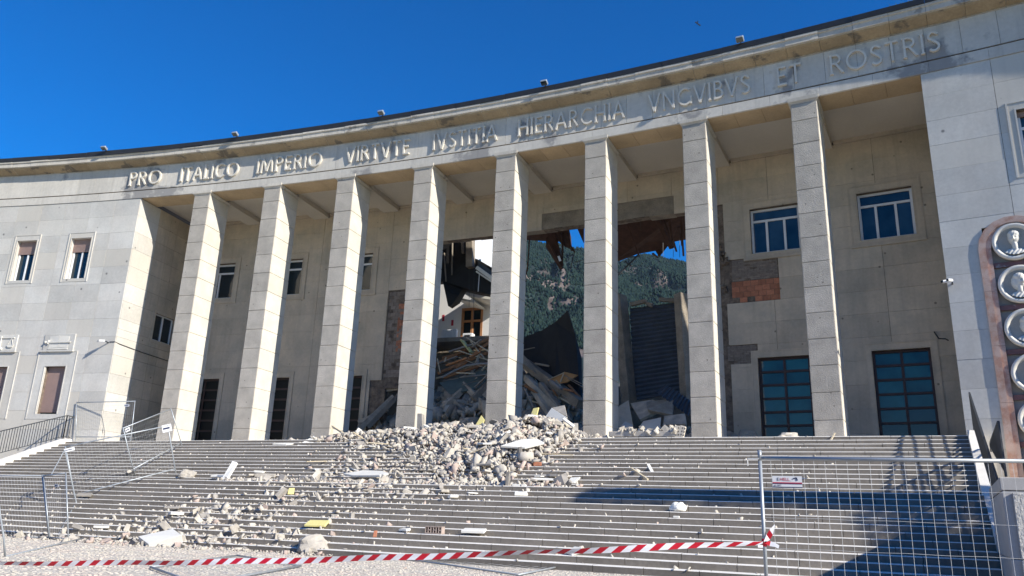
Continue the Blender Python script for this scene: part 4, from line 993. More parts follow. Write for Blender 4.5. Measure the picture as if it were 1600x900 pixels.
# slabs near the sixth pillar
quadplate('marble_shard', [at_off(850, 654, .3), at_off(874, 660, .6), at_off(886, 652, .6), at_off(862, 637, .1)], .08, 'marble', 'clean pale slab leaning on top of the heap', 'slab')
quadplate('marble_shard', [at_off(862, 637, -.2), at_off(886, 651, .2), at_off(882, 633, -.2)], .06, 'dust2', 'dark triangular slab standing behind the clean one on the heap', 'slab')
quadplate('marble_shard', [at_off(882, 652, .7), at_off(898, 664, 1.0), at_off(896, 667, 1.2), at_off(879, 654, .9)], .06, 'marble', 'narrow pale strip slanting down beside the sixth pillar', 'slab')
quadplate('marble_shard', [at_off(893, 672, 1.2), at_off(903, 674, 1.2), at_off(903, 661, .9), at_off(896, 661, .9)], .1, 'dust', 'small upright white block touching the sixth pillar', 'block')
quadplate('wall_panel', [at_off(962, 672, -2.2), at_off(989, 664, -2.6), at_off(982, 625, -3.4), at_off(963, 637, -3.2)], .06, 'back', 'grey wall slab leaning upright behind the sixth pillar', 'slab')
quadplate('wall_panel', [at_off(961, 677, -.6), at_off(989, 676, -.8), at_off(989, 664, -1.8), at_off(977, 658, -2.0)], .06, 'slab', 'low pale slab lying at the inner foot of the sixth pillar', 'slab')
quadplate('wall_panel', [at_off(996, 672, -.8), at_off(1031, 672, -1.0), at_off(1033, 652, -1.8), at_off(1005, 658, -1.7)], .06, 'slab', 'square pale slab tilted towards the stairs between two pillars', 'slab')
cb = empty('fallen_kerb', sp(9, 1.7, ZP), label='long grey stone kerb lying across the top step, strewn with white lumps', cat='kerb')
MB().beam(at_off(952, 681, 2.0)+Vector((0, 0, .06)), at_off(1062, 681, 2.0)+Vector((0, 0, .06)), .2, .2).build('kerb_stone', 'dust2', cb, bevel=.02)
for i in range(34):
    t_ = rng.random(); P = at_off(955+108*t_, 681, 1.9+rng.uniform(-.2, .2)); P.z = ZP+.2+rng.uniform(0, .16)
    link_copy(chunk_mesh(int(rng.integers(0, 12)), 'dust'), 'lump', Matrix.Translation(P) @ rrot().to_4x4() @ Matrix.Scale(rng.uniform(.1, .3), 4), cb)
for i_, px_ in enumerate((1059, 1066)):
    P = at_off(px_, 681, 2.0); P.z = ZP; rot = RZ(SA)
    bb = empty('perforated_block', P, label=('white perforated block upright at the end of the fallen kerb' if i_ == 0 else 'white perforated block tipped against its upright twin on the top step'), cat='block')
    MB().box(P+Vector((0, 0, .22)), (.2, .2, .42), rot @ RY(i_*14)).build('body', 'dust', bb, bevel=.015)
    for r_ in range(3):
        for q in range(2): MB().box(P+(rot @ RY(i_*14)) @ Vector((-.045+.09*q, -.102, .1+.12*r_)), (.035, .012, .05), rot @ RY(i_*14)).build('hole_shade', 'void', bb)  # dark plates on the face, painted shade for the holes
MB().beam(at_step(986, 729, 9, .5)+Vector((0, 0, .12)), at_step(1012, 741, 11, .6)+Vector((0, 0, .04)), .06, .05).build('wooden_lath', 'palewood', label='thin pale lath slanting down three steps right of the heap', cat='lath')
MB().beam(at_step(1013, 729, 8, .5)+Vector((0, 0, .1)), at_step(1019, 738, 9, .6), .1, .04).build('marble_shard', 'marble', label='small pointed white shard beside the slanting lath', cat='slab')
MB().beam(at_step(1298, 684, 1, .8), at_step(1304, 676, 0, .6)+Vector((0, 0, .12)), .05, .03).build('wooden_lath', 'palewood', label='short stick on the top step below the rightmost pillar', cat='lath')
lying('red_tile', 586, 836, 23, sq(.05, .1), .05, 'brick', 'single orange brick fragment on the lower steps left of the hollow block', 'brick', rx=60, rz=20, dz=.08)
lying('terracotta_piece', 840, 725, 8, sq(.14, .07), .12, 'brick', 'reddish brick lump at the right fringe of the heap', 'brick', rx=10, rz=10, dz=.04)

for i in range(12):
    s_ = rng.uniform(-4, 7); off = rng.uniform(.8, 5.5); P = sp(s_, off, slope_z(off)+heap(s_, off)+.06); d = Vector((rng.normal(), rng.normal(), rng.normal()*.35)).normalized(); L2 = rng.uniform(.25, .7)
    if i % 3: MB().beam(P-d*L2, P+d*L2, .07, .03).build('wooden_lath', 'palewood', label='pale split lath sticking out of the heap, %s' % where(P), cat='lath', group='laths in the heap')
    else: MB().tube([P-d*L2, P, P+d*L2*.6+Vector((0, 0, .15)), P+d*L2+Vector((0, 0, .1))], .011, 5).build('bent_rebar', 'darkframe', label='rusty bent bar sticking out of the heap, %s' % where(P), cat='rebar', group='bars in the heap')
# ------------------------------------------------------------------ inside the breach
IN = empty('collapsed_interior', fp(4, 8, ZP), label='dark collapsed rooms and rubble seen through the breach behind the pillars', cat='ruin')
MB().fbox(2.0, 6.3, 5.5, 30, ZP-.3, ZP-.02).build('floor', 'conc', IN)
def ihgt(u, d):
    t = np.clip((d-3.5)/6, 0, 1)
    left = np.interp(u, [2.0, 2.5, 3.0, 3.6, 4.0, 4.3, 4.7, 5.3, 6], [2.6, 3.9, 4.2, 4.6, 3.2, 1.8, 1.2, 1.1, 1.3])
    return left*t**.8+.25
iv = MB(); nu, nd = 60, 50
for j in range(nd+1):
    for i in range(nu+1):
        u = 2.0+4.3*i/nu; d = 2.5+16*j/nd; h = ihgt(u, d)*(1 if d < 13 else max(.2, 1-(d-13)/5))
        iv.v.append(fp(u, d, ZP-.1+h*.85+noise.noise(Vector((u*4, d, 3)))*.5))
for j in range(nd):
    for i in range(nu): a_ = j*(nu+1)+i; iv.f.append([a_, a_+1, a_+nu+2, a_+nu+1]); iv.m.append(0)
iv.build('rubble_slope', 'inner', IN, kind='stuff')
ib = Bulk()
for i in range(2600):
    u, d = rng.uniform(2.02, 6.25), rng.uniform(3, 12); h = ihgt(u, d); size = float(np.clip(rng.lognormal(-1.2, .55), .1, 1.1))
    ib.add(int(rng.integers(0, 17)), fp(u, d, ZP+h+rng.uniform(-.3, .15)), size, rrot(), 0 if rng.random() < .75 else 1)
o = ib.build('inner_rubble', ['inner', 'conc']); o.parent = IN; o.matrix_parent_inverse = PW[IN.name].inverted()
# fallen concrete beams and slabs
def ibeam(px0, py0, d0, px1, py1, d1, wd, th, m, nm='fallen_beam', parent=IN, **kw):
    return MB().beam(at_fac(px0, py0, d0), at_fac(px1, py1, d1), wd, th).build(nm, m, parent, bevel=.02, **kw)
ibeam(818, 566, 8.2, 908, 632, 6.0, .55, .45, 'conc'); ibeam(822, 590, 7.0, 880, 648, 5.6, .35, .3, 'inner'); ibeam(835, 610, 6.4, 862, 650, 5.6, .4, .25, 'inner')
ibeam(845, 600, 6.6, 890, 660, 5.3, .3, .25, 'inner'); ibeam(690, 640, 6.0, 720, 610, 7.0, .5, .3, 'inner'); ibeam(700, 615, 7, 735, 650, 5.8, .55, .35, 'inner')
ibeam(725, 600, 7.2, 765, 640, 6.2, .3, .3, 'inner'); ibeam(740, 625, 6.4, 764, 600, 7, .4, .4, 'conc'); ibeam(560, 672, 4.2, 615, 620, 5.2, .35, .3, 'inner'); ibeam(575, 668, 4.4, 628, 612, 5.4, .25, .25, 'conc')
ibeam(560, 660, 4.6, 606, 640, 5.0, .2, .2, 'inner'); ibeam(556, 618, 5.4, 632, 606, 5.3, .2, .14, 'inner'); ibeam(568, 668, 4.8, 566, 622, 5.3, .12, .12, 'inner')
def iplate(pts, th, m, nm, **kw):
    P = [at_fac(x, y, d) for x, y, d in pts]; n_ = (P[1]-P[0]).cross(P[2]-P[0]).normalized()
    return MB().prism(P, n_*th).build(nm, m, IN, bevel=.0, **kw)
iplate([(686, 598, 7), (742, 583, 7.4), (764, 588, 7.4), (748, 606, 6.9), (704, 616, 6.6)], .1, 'tarp', 'grey_green_sheet')
iplate([(742, 583, 7.4), (770, 565, 7.6), (768, 590, 7.0)], .1, 'tarp', 'grey_green_sheet')
# orange-brown timbers fallen across the opening
for x0, y0, d0, x1, y1, d1, wd in ((680, 570, 7.6, 768, 527, 9.2, .3), (684, 584, 7.2, 768, 548, 8.8, .32), (693, 590, 7.0, 766, 566, 8.2, .22), (690, 560, 8.2, 740, 548, 9, .16), (712, 575, 7.5, 768, 532, 8.6, .14)):
    ibeam(x0, y0, d0, x1, y1, d1, wd, .16, 'wood', 'roof_timber')
for x0, y0, d0, x1, y1, d1 in ((728, 527, 7.4, 768, 552, 7.4), (716, 548, 7.3, 764, 563, 7.2), (735, 533, 7.6, 757, 560, 7.6), (683, 560, 7, 688, 583, 7), (694, 566, 6.8, 697, 558, 6.8)):
    ibeam(x0, y0, d0, x1, y1, d1, .07, .07, 'palewood', 'lath')
MB().tube([at_fac(x, y, 6.8) for x, y in ((690, 590), (708, 580), (728, 571), (750, 568), (768, 568))], .05, 6).build('bent_pipe', 'galv', IN)
ibeam(722, 532, 8.0, 738, 552, 8.0, .55, .1, 'yellow', 'insulation_board')
for i in range(46):     # splintered boards, laths and bent bars heaped in the left opening and down the slope
    if i < 28: cx_, cy_, d_ = rng.uniform(686, 766), rng.uniform(536, 612), rng.uniform(6.4, 8.6); L2 = rng.uniform(8, 34)
    else: cx_, cy_, d_ = rng.uniform(826, 900), rng.uniform(590, 640), rng.uniform(5.6, 6.6); L2 = rng.uniform(6, 20)
    an = math.radians(rng.normal(-28 if i < 28 else 35, 22)); dx_, dy_ = L2*math.cos(an), L2*math.sin(an)
    m_ = ['wood', 'palewood', 'conc', 'dust2', 'galv'][int(rng.choice(5, p=[.34, .2, .16, .2, .1]))]; wd_ = .05 if m_ == 'galv' else rng.uniform(.07, .24)
    ibeam(cx_-dx_, cy_-dy_, d_, cx_+dx_, cy_+dy_, d_+rng.uniform(-.5, .7), wd_, wd_*.5, m_, 'splintered_board')
for i in range(60):
    u_, d_ = rng.uniform(2.3, 3.4) if i < 30 else rng.uniform(3.5, 4.4), rng.uniform(5.6, 9.5); sz_ = rng.uniform(.25, .8)
    link_copy(chunk_mesh(int(rng.integers(0, 17)), 'dust2' if rng.random() < .6 else 'dust'), 'pale_lump', Matrix.Translation(fp(u_, d_, ZP+ihgt(u_, d_)+.1)) @ rrot().to_4x4() @ Matrix.Scale(sz_, 4), IN)
iplate([(600, 590, 5.6), (632, 590, 5.6), (632, 604, 5.5), (606, 603, 5.5)], .12, 'orange', 'plywood_piece')
# standing rear wing: white wall with brown door, floor edge, radiator, air conditioner
RWg = empty('rear_rooms', fp(2.3, 11, 10), CH)
dR = 11.5
def rz(px, py, d=dR): return uz(px, py, d)
a_ = rz(670, 530); b_ = rz(772, 530); zf = rz(725, 533)[1]; zc_ = rz(740, 462)[1]
dl, dt = rz(722, 482), rz(753, 529)
for r_ in rects(a_[0]-.6, b_[0]+.25, zf-.2, zc_+1.5, [(dl[0], dt[0], zf, dl[1])]): MB().fbox(r_[0], r_[1], dR, dR+.2, r_[2], r_[3]).build('wall', 'whitewall', RWg)
MB().fbox(a_[0]-.6, b_[0]+.25, dR-1.9, dR, zf-.45, zf-.2).build('floor_slab', 'conc', RWg); MB().fbox(a_[0]-.7, 3.75, dR+.3, dR+.6, ZP, zf-.1).build('lower_wall', 'conc', RWg)
MB().fbox(dl[0], dt[0], dR+.12, dR+.16, zf, dl[1]).build('door_leaf', 'glass', RWg)
f_ = MB(); wu = .13/BAY
for r_ in ((dl[0], dl[0]+wu, zf, dl[1]), (dt[0]-wu, dt[0], zf, dl[1]), ((dl[0]+dt[0])/2-wu/2, (dl[0]+dt[0])/2+wu/2, zf, dl[1]), (dl[0], dt[0], dl[1]-.14, dl[1]), (dl[0], dt[0], dl[1]-.9, dl[1]-.78)): f_.fbox(r_[0], r_[1], dR-.02, dR+.11, r_[2], r_[3])
f_.build('door_frame', 'wood', RWg)
for x0, y0, x1, y1 in ((691, 492, 695, 502), (705, 500, 709, 509)):
    p0, p1 = rz(x0, y1), rz(x1, y0); MB().fbox(p0[0], p1[0], dR-.03, dR-.01, p0[1], p1[1]).build('red_notice', 'signred', RWg)
p0, p1 = rz(689, 534, dR-1.5), rz(714, 514, dR-1.5); s_ = MB()
for q in range(7): s_.fbox(p0[0]+(p1[0]-p0[0])*q/7, p0[0]+(p1[0]-p0[0])*(q+.86)/7, dR-1.5, dR-1.3, p0[1], p1[1])
s_.build('radiator', 'frame', RWg)
p0, p1 = rz(722, 534, dR-1.6), rz(738, 520, dR-1.6); MB().fbox(p0[0], p1[0], dR-1.6, dR-1.2, p0[1], p1[1]).build('air_conditioner', 'frame', RWg, bevel=.03); MB().fbox(p0[0]+.03, p1[0]-.03, dR-1.63, dR-1.6, p0[1]+.3, p1[1]-.12).build('grille', 'void', RWg)
# sagging ceiling slab edge, black roof masses, hanging posts
def strip(ptsl, dpt, th, m, nm, root=None, ext=2.2):
    s_ = MB(); pr = [at_fac(x, y, dpt) for x, y in ptsl]; bkk = [at_fac(x, y, dpt)+(fp(3, ext, 0)-fp(3, 0, 0)) for x, y in ptsl]
    for q in range(len(pr)-1): s_.hexa([pr[q]-Vector((0, 0, th)), pr[q+1]-Vector((0, 0, th)), bkk[q+1]-Vector((0, 0, th)), bkk[q]-Vector((0, 0, th)), pr[q], pr[q+1], bkk[q+1], bkk[q]])
    return s_.build(nm, m, root or IN)
strip([(721, 450), (733, 456), (747, 459), (768, 462)], 9.5, .24, 'marble', 'sagging_slab_edge'); strip([(708, 461), (722, 466), (740, 470)], 9.7, .12, 'marble', 'sagging_slab_edge')
iplate([(670, 368, 8), (724, 368, 8), (735, 400, 8), (770, 425, 8), (772, 462, 8.4), (745, 457, 8.4), (722, 452, 8.4), (712, 470, 8), (700, 478, 8), (692, 440, 8), (676, 440, 8)], .6, 'felt', 'hanging_roof_felt')
iplate([(728, 400, 8.6), (746, 405, 8.6), (772, 420, 8.6), (772, 432, 8.6), (745, 418, 8.6)], .2, 'felt', 'hanging_roof_felt')
iplate([(698, 455, 7.6), (716, 462, 7.6), (711, 470, 7.6), (703, 479, 7.6), (698, 470, 7.6)], .15, 'felt', 'hanging_roof_felt')
for x0, y0, x1, y1, wd, m in ((735, 368, 735, 418, .42, 'conc'), (745, 418, 770, 436, .22, 'marble'), (744, 424, 768, 440, .1, 'marble'), (749, 428, 747, 456, .05, 'frame'), (741, 420, 740, 500, .03, 'railing'), (733, 420, 733, 480, .02, 'railing'), (694, 395, 697, 440, .08, 'conc'), (707, 378, 706, 430, .08, 'conc'), (722, 368, 724, 396, .16, 'conc')):
    ibeam(x0, y0, 7.8, x1, y1, 7.8, wd, wd, m, 'hanging_post')
iplate([(746, 408, 7.9), (770, 424, 7.9), (770, 432, 7.9), (748, 419, 7.9)], .1, 'corr', 'hanging_gutter')
# tall white building far behind
wbd = empty('white_building', Vector((-6, 80, 0)), label='bright white building glimpsed high through the top of the breach', cat='building')
pW0, pW1 = ray(700, 380)*76, ray(779, 380)*76
MB().box(((pW0.x+pW1.x)/2, 80, 19), (pW1.x-pW0.x, 8, 38)).build('wall', 'whitewall', wbd)
for (x0, y0, x1, y1) in ((746, 384, 750, 396), (754, 392, 756, 404), (708, 372, 714, 380)):
    q0, q1 = ray(x0, y1)*76, ray(x1, y0)*76; MB().box(((q0.x+q1.x)/2, 75.97, (q0.z+q1.z)/2+EYE), (q1.x-q0.x, .06, q1.z-q0.z)).build('window', 'skypane', wbd)
# roof remains hanging over the middle opening
for pts in ([(822, 360, 7.5), (862, 356, 7.5), (868, 372, 8.2), (852, 377, 8.6), (822, 375, 8.4)], [(853, 372, 7.2), (866, 360, 7.0), (880, 414, 7.4), (876, 423, 7.4), (853, 386, 7.4)], [(860, 356, 6.6), (888, 356, 6.6), (892, 372, 7.6), (893, 386, 8.2), (897, 392, 8.5), (880, 384, 8.2), (868, 372, 7.6)], [(901, 355, 6.5), (912, 354, 6.5), (912, 380, 7.2)]):
    iplate(pts, .07, 'roofwood', 'hanging_roof_board')
for x0, y0, x1, y1, wd in ((828, 365, 824, 422, .07), (824, 422, 821, 428, .1), (880, 360, 878, 420, .11), (858, 380, 878, 420, .13), (893, 386, 898, 394, .1), (884, 358, 894, 392, .12), (873, 358, 884, 386, .12), (864, 358, 872, 378, .1), (898, 393, 891, 420, .04), (896, 410, 912, 406, .03), (820, 402, 822, 440, .05)):
    ibeam(x0, y0, 7.0, x1, y1, 7.3, wd, wd*.7, 'roofwood', 'hanging_rafter')
MB().box(at_fac(874, 404, 7), (.12, .05, .3), RY(-20)).build('torn_foil', 'frame', IN)
# roof remains over the right-hand opening
for pts, m in (([(958, 343, 6.2), (1075, 326, 6.2), (1075, 374, 9.5), (1052, 378, 9.5), (1044, 384, 9.5), (1030, 402, 9.5), (1024, 392, 9.5), (996, 397, 9.5), (975, 405, 9.5), (958, 412, 9.5)], 'roofwood'), ):
    iplate(pts, .1, m, 'hanging_roof_board')
for x0, y0, x1, y1, wd in ((1026, 340, 1050, 388, .26), (1035, 336, 1047, 370, .08), (1044, 330, 1052, 384, .1), (1052, 376, 1057, 393, .1), (1064, 334, 1066, 384, .12), (1066, 372, 1068, 400, .1), (1020, 396, 1027, 402, .12), (980, 350, 998, 398, .1), (1000, 345, 1002, 360, .08), (1060, 355, 1064, 372, .14)):
    ibeam(x0, y0, 6.2, x1, y1, 7.4, wd, wd*.6, 'roofwood', 'hanging_rafter')
for x0, y0, x1, y1, wd in ((963, 432, 998, 398, .09), (976, 408, 988, 416, .06), (964, 424, 974, 428, .06), (983, 402, 1000, 400, .06)): ibeam(x0, y0, 8, x1, y1, 8.2, wd, wd, 'railing', 'bent_bracket')
for x_ in (1036, 1052, 1062): MB().tube([at_fac(x_, 375, 8), at_fac(x_, 402, 8)], .012, 4).build('hanging_wire', 'railing', IN)
# black sheet standing in the middle opening
iplate([(815, 528, 9), (848, 516, 8.6), (852, 560, 8.2), (868, 612, 7.4), (846, 605, 7.6), (815, 560, 8.4)], .06, 'felt', 'black_sheet'); iplate([(848, 516, 8.6), (869, 503, 8.3), (888, 485, 8.0), (900, 525, 8), (909, 560, 8), (910, 640, 7), (868, 612, 7.4), (852, 560, 8.2)], .06, 'felt', 'black_sheet')
iplate([(816, 552, 7.6), (840, 578, 7.4), (838, 584, 7.2), (816, 566, 7.3)], .1, 'conc', 'leaning_panel'); iplate([(856, 594, 6.6), (882, 581, 6.9), (903, 586, 6.9), (886, 597, 6.5), (870, 599, 6.4)], .06, 'orange', 'plywood_board')
ibeam(881, 582, 6.7, 873, 606, 6.4, .07, .05, 'palewood', 'lath'); ibeam(816, 547, 8, 836, 543, 8, .06, .06, 'conc', 'bent_bar'); ibeam(836, 568, 7.4, 858, 572, 7.4, .14, .1, 'conc', 'fallen_beam'); ibeam(855, 594, 6.6, 882, 582, 6.6, .08, .04, 'palewood', 'lath')
# corrugated sheet between two concrete stubs
def corr(P00, P10, P11, P01, n, amp, nm='corrugated_sheet'):
    v = MB(); N_ = n*6; nn = (P10-P00).cross(P01-P00).normalized()
    for i in range(N_+1):
        t = i/N_; a_ = P00.lerp(P01, t); b_ = P10.lerp(P11, t); o_ = nn*amp*math.sin(t*n*2*math.pi)
        v.v += [a_+o_, b_+o_]
    for i in range(N_): v.f.append([2*i, 2*i+1, 2*i+3, 2*i+2]); v.m.append(0)
    v.build(nm, 'corr', IN, fix=False)
corr(at_fac(992, 626, 8.3), at_fac(1066, 614, 8.3), at_fac(1060, 472, 8.6), at_fac(984, 482, 8.6), 22, .05)
corr(at_fac(1024, 612, 7.2), at_fac(1040, 600, 7.6), at_fac(1082, 628, 7.2), at_fac(1076, 650, 6.6), 9, .04)
ibeam(968, 462, 8.2, 984, 640, 8.0, .7, .5, 'conc', 'concrete_stub'); ibeam(1066, 460, 8.2, 1078, 640, 8.0, .75, .5, 'conc', 'concrete_stub')
for x0, y0, x1, y1 in ((985, 476, 1010, 470), (1010, 474, 1020, 478), (1030, 468, 1058, 470)): ibeam(x0, y0, 8.3, x1, y1, 8.3, .25, .2, 'conc', 'broken_edge')
iplate([(985, 630, 7.6), (1020, 624, 7.6), (1040, 636, 7), (1000, 655, 6.2)], .15, 'inner', 'fallen_slab'); iplate([(1010, 628, 7.2), (1052, 622, 7.2), (1050, 648, 6.2), (1012, 640, 6.4)], .15, 'inner', 'fallen_slab'); iplate([(1038, 650, 6), (1070, 646, 6), (1072, 662, 5.2), (1036, 664, 5.2)], .2, 'inner', 'fallen_slab')
MB().fbox(3.9, 6.3, 12.5, 12.9, ZP, 8.6).build('rear_wall', 'conc', IN)
MB().tube([at_fac(x, y, 5.2) for x, y in ((1128, 395), (1132, 408), (1130, 420), (1134, 432), (1131, 455))], .14, 6).build('hanging_cable_bundle', 'felt', IN)
for i in range(14):
    link_copy(chunk_mesh(int(rng.integers(0, 12)), 'core'), 'clinging_lump', Matrix.Translation(at_fac(1129+rng.uniform(-3, 6), 385+rng.uniform(0, 70), 5.0)) @ rrot().to_4x4() @ Matrix.Scale(rng.uniform(.1, .35), 4), IN)

# ------------------------------------------------------------------ fences
def fence(corners, label, nv=30, nh=9, r_=.022, wr=.002, blocks=(), group='mobile wire fence panels', signs=(), extra=None, name='wire_fence', parts=False, pend=.1):
    BL, BR, TL, TR = [Vector(c) for c in corners]
    root = empty(name, (BL+BR)/2, label=label, cat='fence', group=group)
    for a_, b_, nm in ((BL, TL, 'post'), (BR, TR, 'post'), (BL.lerp(TL, .985), BR.lerp(TR, .985), 'top_rail'), (BL.lerp(TL, pend), BR.lerp(TR, pend), 'bottom_rail')): MB().tube([a_, b_], r_, 10).build(nm, 'galv', root, smooth=True)
    lo, hi = pend, .985
    def Q(x, y): return BL.lerp(BR, x).lerp(TL.lerp(TR, x), lo+(hi-lo)*y)
    wm = MB()
    for i in range(1, nv):
        x = i/nv; p = [Q(x, 0), Q(x, 1)]
        if parts: MB().tube([Q(x+(.0008*math.sin(i*7+q)), q/6) for q in range(7)], wr, 5).build('upright_wire', 'wire', root)
        else: wm.tube(p, wr, 4)
    for j in range(1, nh):
        y = j/nh
        if parts: MB().tube([Q(q/20, y+.002*math.sin(q*1.3+j)) for q in range(21)], wr, 5).build('cross_wire', 'wire', root)
        else: wm.tube([Q(0, y), Q(1, y)], wr, 4)
    if not parts: wm.build('wire_mesh', 'wire', root, kind='stuff')
    n_ = (BR-BL).cross(TL-BL).normalized(); n_ = n_ if n_.y < 0 else -n_
    for (x, y, wx, wy, mm) in signs:
        c_ = Q(x, y)+n_*.03; ex, ez = (BR-BL).normalized(), (TL-BL).normalized()
        P = [c_-ex*wx/2-ez*wy/2, c_+ex*wx/2-ez*wy/2, c_+ex*wx/2+ez*wy/2, c_-ex*wx/2+ez*wy/2]
        MB().prism(P, n_*.006).build('sign_plate', mm, root)
        MB().prism([p+n_*.007 for p in (c_-ex*wx*.42-ez*wy*.12, c_+ex*wx*.3-ez*wy*.12, c_+ex*wx*.3+ez*wy*.12, c_-ex*wx*.42+ez*wy*.12)], n_*.002).build('print_line', 'signblue', root)
    for bpt in blocks:
        MB().box(Vector(bpt)+Vector((0, 0, .07)), (.62, .24, .14), RZ(SA+90)).build('foot_block', 'rubber', root, bevel=.02)
    return root
def oz(px, py, off): return at_off(px, py, off)
fence([oz(210, 740, 6.29), oz(285, 698, 3.19), oz(192, 668, 7.27), oz(267, 638, 4.17)], 'wire fence panel tipped diagonally up the steps, nearest the first pillar', blocks=[oz(208, 745, 6.3)], signs=((.06, .93, .3, .16, 'signwhite'),))
fence([oz(118, 782, 10.06), oz(275, 740, 7.38), oz(102, 697, 10.73), oz(262, 664, 8.3)], 'wide wire fence panel leaning over the middle of the steps with a square notice', signs=((.03, .93, .34, .12, 'signwhite'), (.985, .95, .34, .28, 'signwhite')))
fence([oz(78, 846, 13.35), oz(107, 849, 13.55), oz(68, 742, 13.35), oz(103, 738, 13.55)], 'narrow wire fence gate standing on the cobbles at the stair foot', nv=10, blocks=[oz(84, 850, 13.2)], signs=((.6, .82, .22, .1, 'signwhite'),), pend=.06)
fence([oz(-62, 846, 13.3), oz(77, 846, 13.3), oz(-76, 742, 13.3), oz(66, 742, 13.3)], 'wire fence panel upright on the cobbles, cut by the frame edge', pend=.06)
fence([oz(118, 689, 1.9), oz(204, 689, 1.9), oz(120, 628, 1.9), oz(211, 626, 1.9)], 'upright wire fence panel on the platform before the bright wing corner', signs=((.88, .88, .35, .12, 'signwhite'),), r_=.024, nv=30)
br = empty('fence_brace', oz(100, 700, 10.8), label='thin tubular brace leaning against the wide fence panel', cat='brace')
MB().tube([oz(80, 742, 11.5), oz(101, 703, 10.9)], .018, 6).build('tube', 'galv', br); MB().tube([oz(101, 703, 10.9), oz(120, 788, 10.3)], .018, 6).build('tube', 'galv', br)
MB().tube([oz(92, 835, 12.6), oz(118, 786, 10.3)], .018, 6).build('tube', 'galv', br)
br = empty('fence_post', at_z(8, 870, 0), label='bent tubular post with its fallen rail lying towards the steps', cat='post')
gP = at_z(8, 870, .02); tP = at_off(0, 804, soz(gP)[1]+.25); MB().tube([gP, gP.lerp(tP, .5)+Vector((.02, 0, 0)), tP, tP+(tP-gP)*.8], .021, 8).build('post', 'galv', br, smooth=True)
MB().tube([gP, at_z(95, 849, .05), at_z(130, 841, .12)], .021, 8).build('fallen_rail', 'galv', br, smooth=True)
# panels lying flat on the cobbles
def lying_panel(c, label, nv=24, nh=9):
    P = [at_z(x, y, .05) for x, y in c]; root = empty('wire_fence', (P[0]+P[2])/2, label=label, cat='fence', group='wire fence panels lying flat')
    for i in range(4): MB().tube([P[i], P[(i+1) % 4]], .021, 8).build('tube', 'galv', root, smooth=True)
    wm = MB()
    for i in range(1, nv): wm.tube([P[0].lerp(P[1], i/nv), P[3].lerp(P[2], i/nv)], .0022, 4)
    for i in range(1, nh): wm.tube([P[0].lerp(P[3], i/nh), P[1].lerp(P[2], i/nh)], .0022, 4)
    wm.build('wire_mesh', 'wire', root, kind='stuff')
lying_panel([(570, 864), (810, 898), (880, 884), (700, 862)], 'wire fence panel lying flat on the cobbles beyond the middle of the tape')
lying_panel([(235, 886), (310, 912), (470, 884), (370, 868)], 'wire fence panel lying flat on the cobbles beneath the tape, nearer the narrow gate')

# near fence on the right
FA = at_z(1187, 712, 2.0); FB = at_z(1600, 716.5, 2.0); fd = (FB-FA).normalized(); fdh = Vector((fd.x, fd.y, 0)).normalized()
FA.z = 2.0; BLn = Vector((FA.x, FA.y, .05)); BRn = BLn+fdh*3.45
nf = fence([BLn, BRn, FA, FA+fdh*3.45], 'near galvanised wire fence panel with a printed company sign and tape tied to its post', nv=27, nh=5, r_=.024, wr=.0024, group='mobile wire fence panels', parts=True, pend=.06)
fn = Vector((fdh.y, -fdh.x, 0)); fn = fn if fn.y < 0 else -fn
MB().tube([FA+Vector((0, 0, -.06)), FA+Vector((0, 0, .07))], .026, 10).build('post_cap', 'galv', nf, smooth=True)
MB().beam(FA+fn*.03+Vector((0, 0, -.04))-fdh*.15, FA+fn*.03+Vector((0, 0, -.04))-fdh*.01, .02, .015).build('hook', 'wire', nf); MB().beam(FA+fn*.03+Vector((0, 0, -.04))-fdh*.15, FA+fn*.03+Vector((0, 0, -.13))-fdh*.15, .012, .012).build('hook', 'wire', nf)
MB().box(BLn+Vector((0, 0, .0)), (.62, .24, .14), RZ(70)).build('foot_block', 'rubber', nf)
def fpt(x, z, o=.02): return BLn+fdh*x+Vector((0, 0, z-.05))+fn*o
def fpl(x0, x1, z0, z1, o, m, nm, parent, th=.004): return MB().prism([fpt(x0, z0, o), fpt(x1, z0, o), fpt(x1, z1, o), fpt(x0, z1, o)], fn*th).build(nm, m, parent)
SG = empty('company_sign', fpt(.3, 1.6), label='small white sign with red and navy stripes wired to the near fence', cat='sign')
x0, x1, z0, z1 = .135, .485, 1.61, 1.752
fpl(x0, x1, z0, z1, .02, 'signwhite', 'plate', SG); fpl(x0, x1, 1.664, 1.676, .026, 'signred', 'stripe', SG, .001); fpl(x0, x1, 1.655, 1.663, .026, 'signblue', 'stripe', SG, .001); fpl(x0, x1, z0, 1.622, .026, 'signblue', 'stripe', SG, .001)
def text_mesh(s, size, P, ex, ez, m, nm, parent):
    cu = bpy.data.curves.new(nm, 'FONT'); cu.body = s; cu.size = size; cu.extrude = .0005; to = bpy.data.objects.new('tmp', cu); COL.objects.link(to)
    bpy.context.view_layer.update(); me = bpy.data.meshes.new_from_object(to.evaluated_get(bpy.context.evaluated_depsgraph_get())); bpy.data.objects.remove(to)
    me.materials.clear(); me.materials.append(M[m]); nz = ex.cross(ez); mw = Matrix(((ex.x, ez.x, nz.x, P.x), (ex.y, ez.y, nz.y, P.y), (ex.z, ez.z, nz.z, P.z), (0, 0, 0, 1)))
    return link_copy(me, nm, mw, parent)
EZ = Vector((0, 0, 1))
text_mesh('E', .052, fpt(.19, 1.695, .028), fdh, EZ, 'signblue', 'lettering', SG); text_mesh('HELL', .052, fpt(.225, 1.695, .028), fdh, EZ, 'signred', 'lettering', SG)
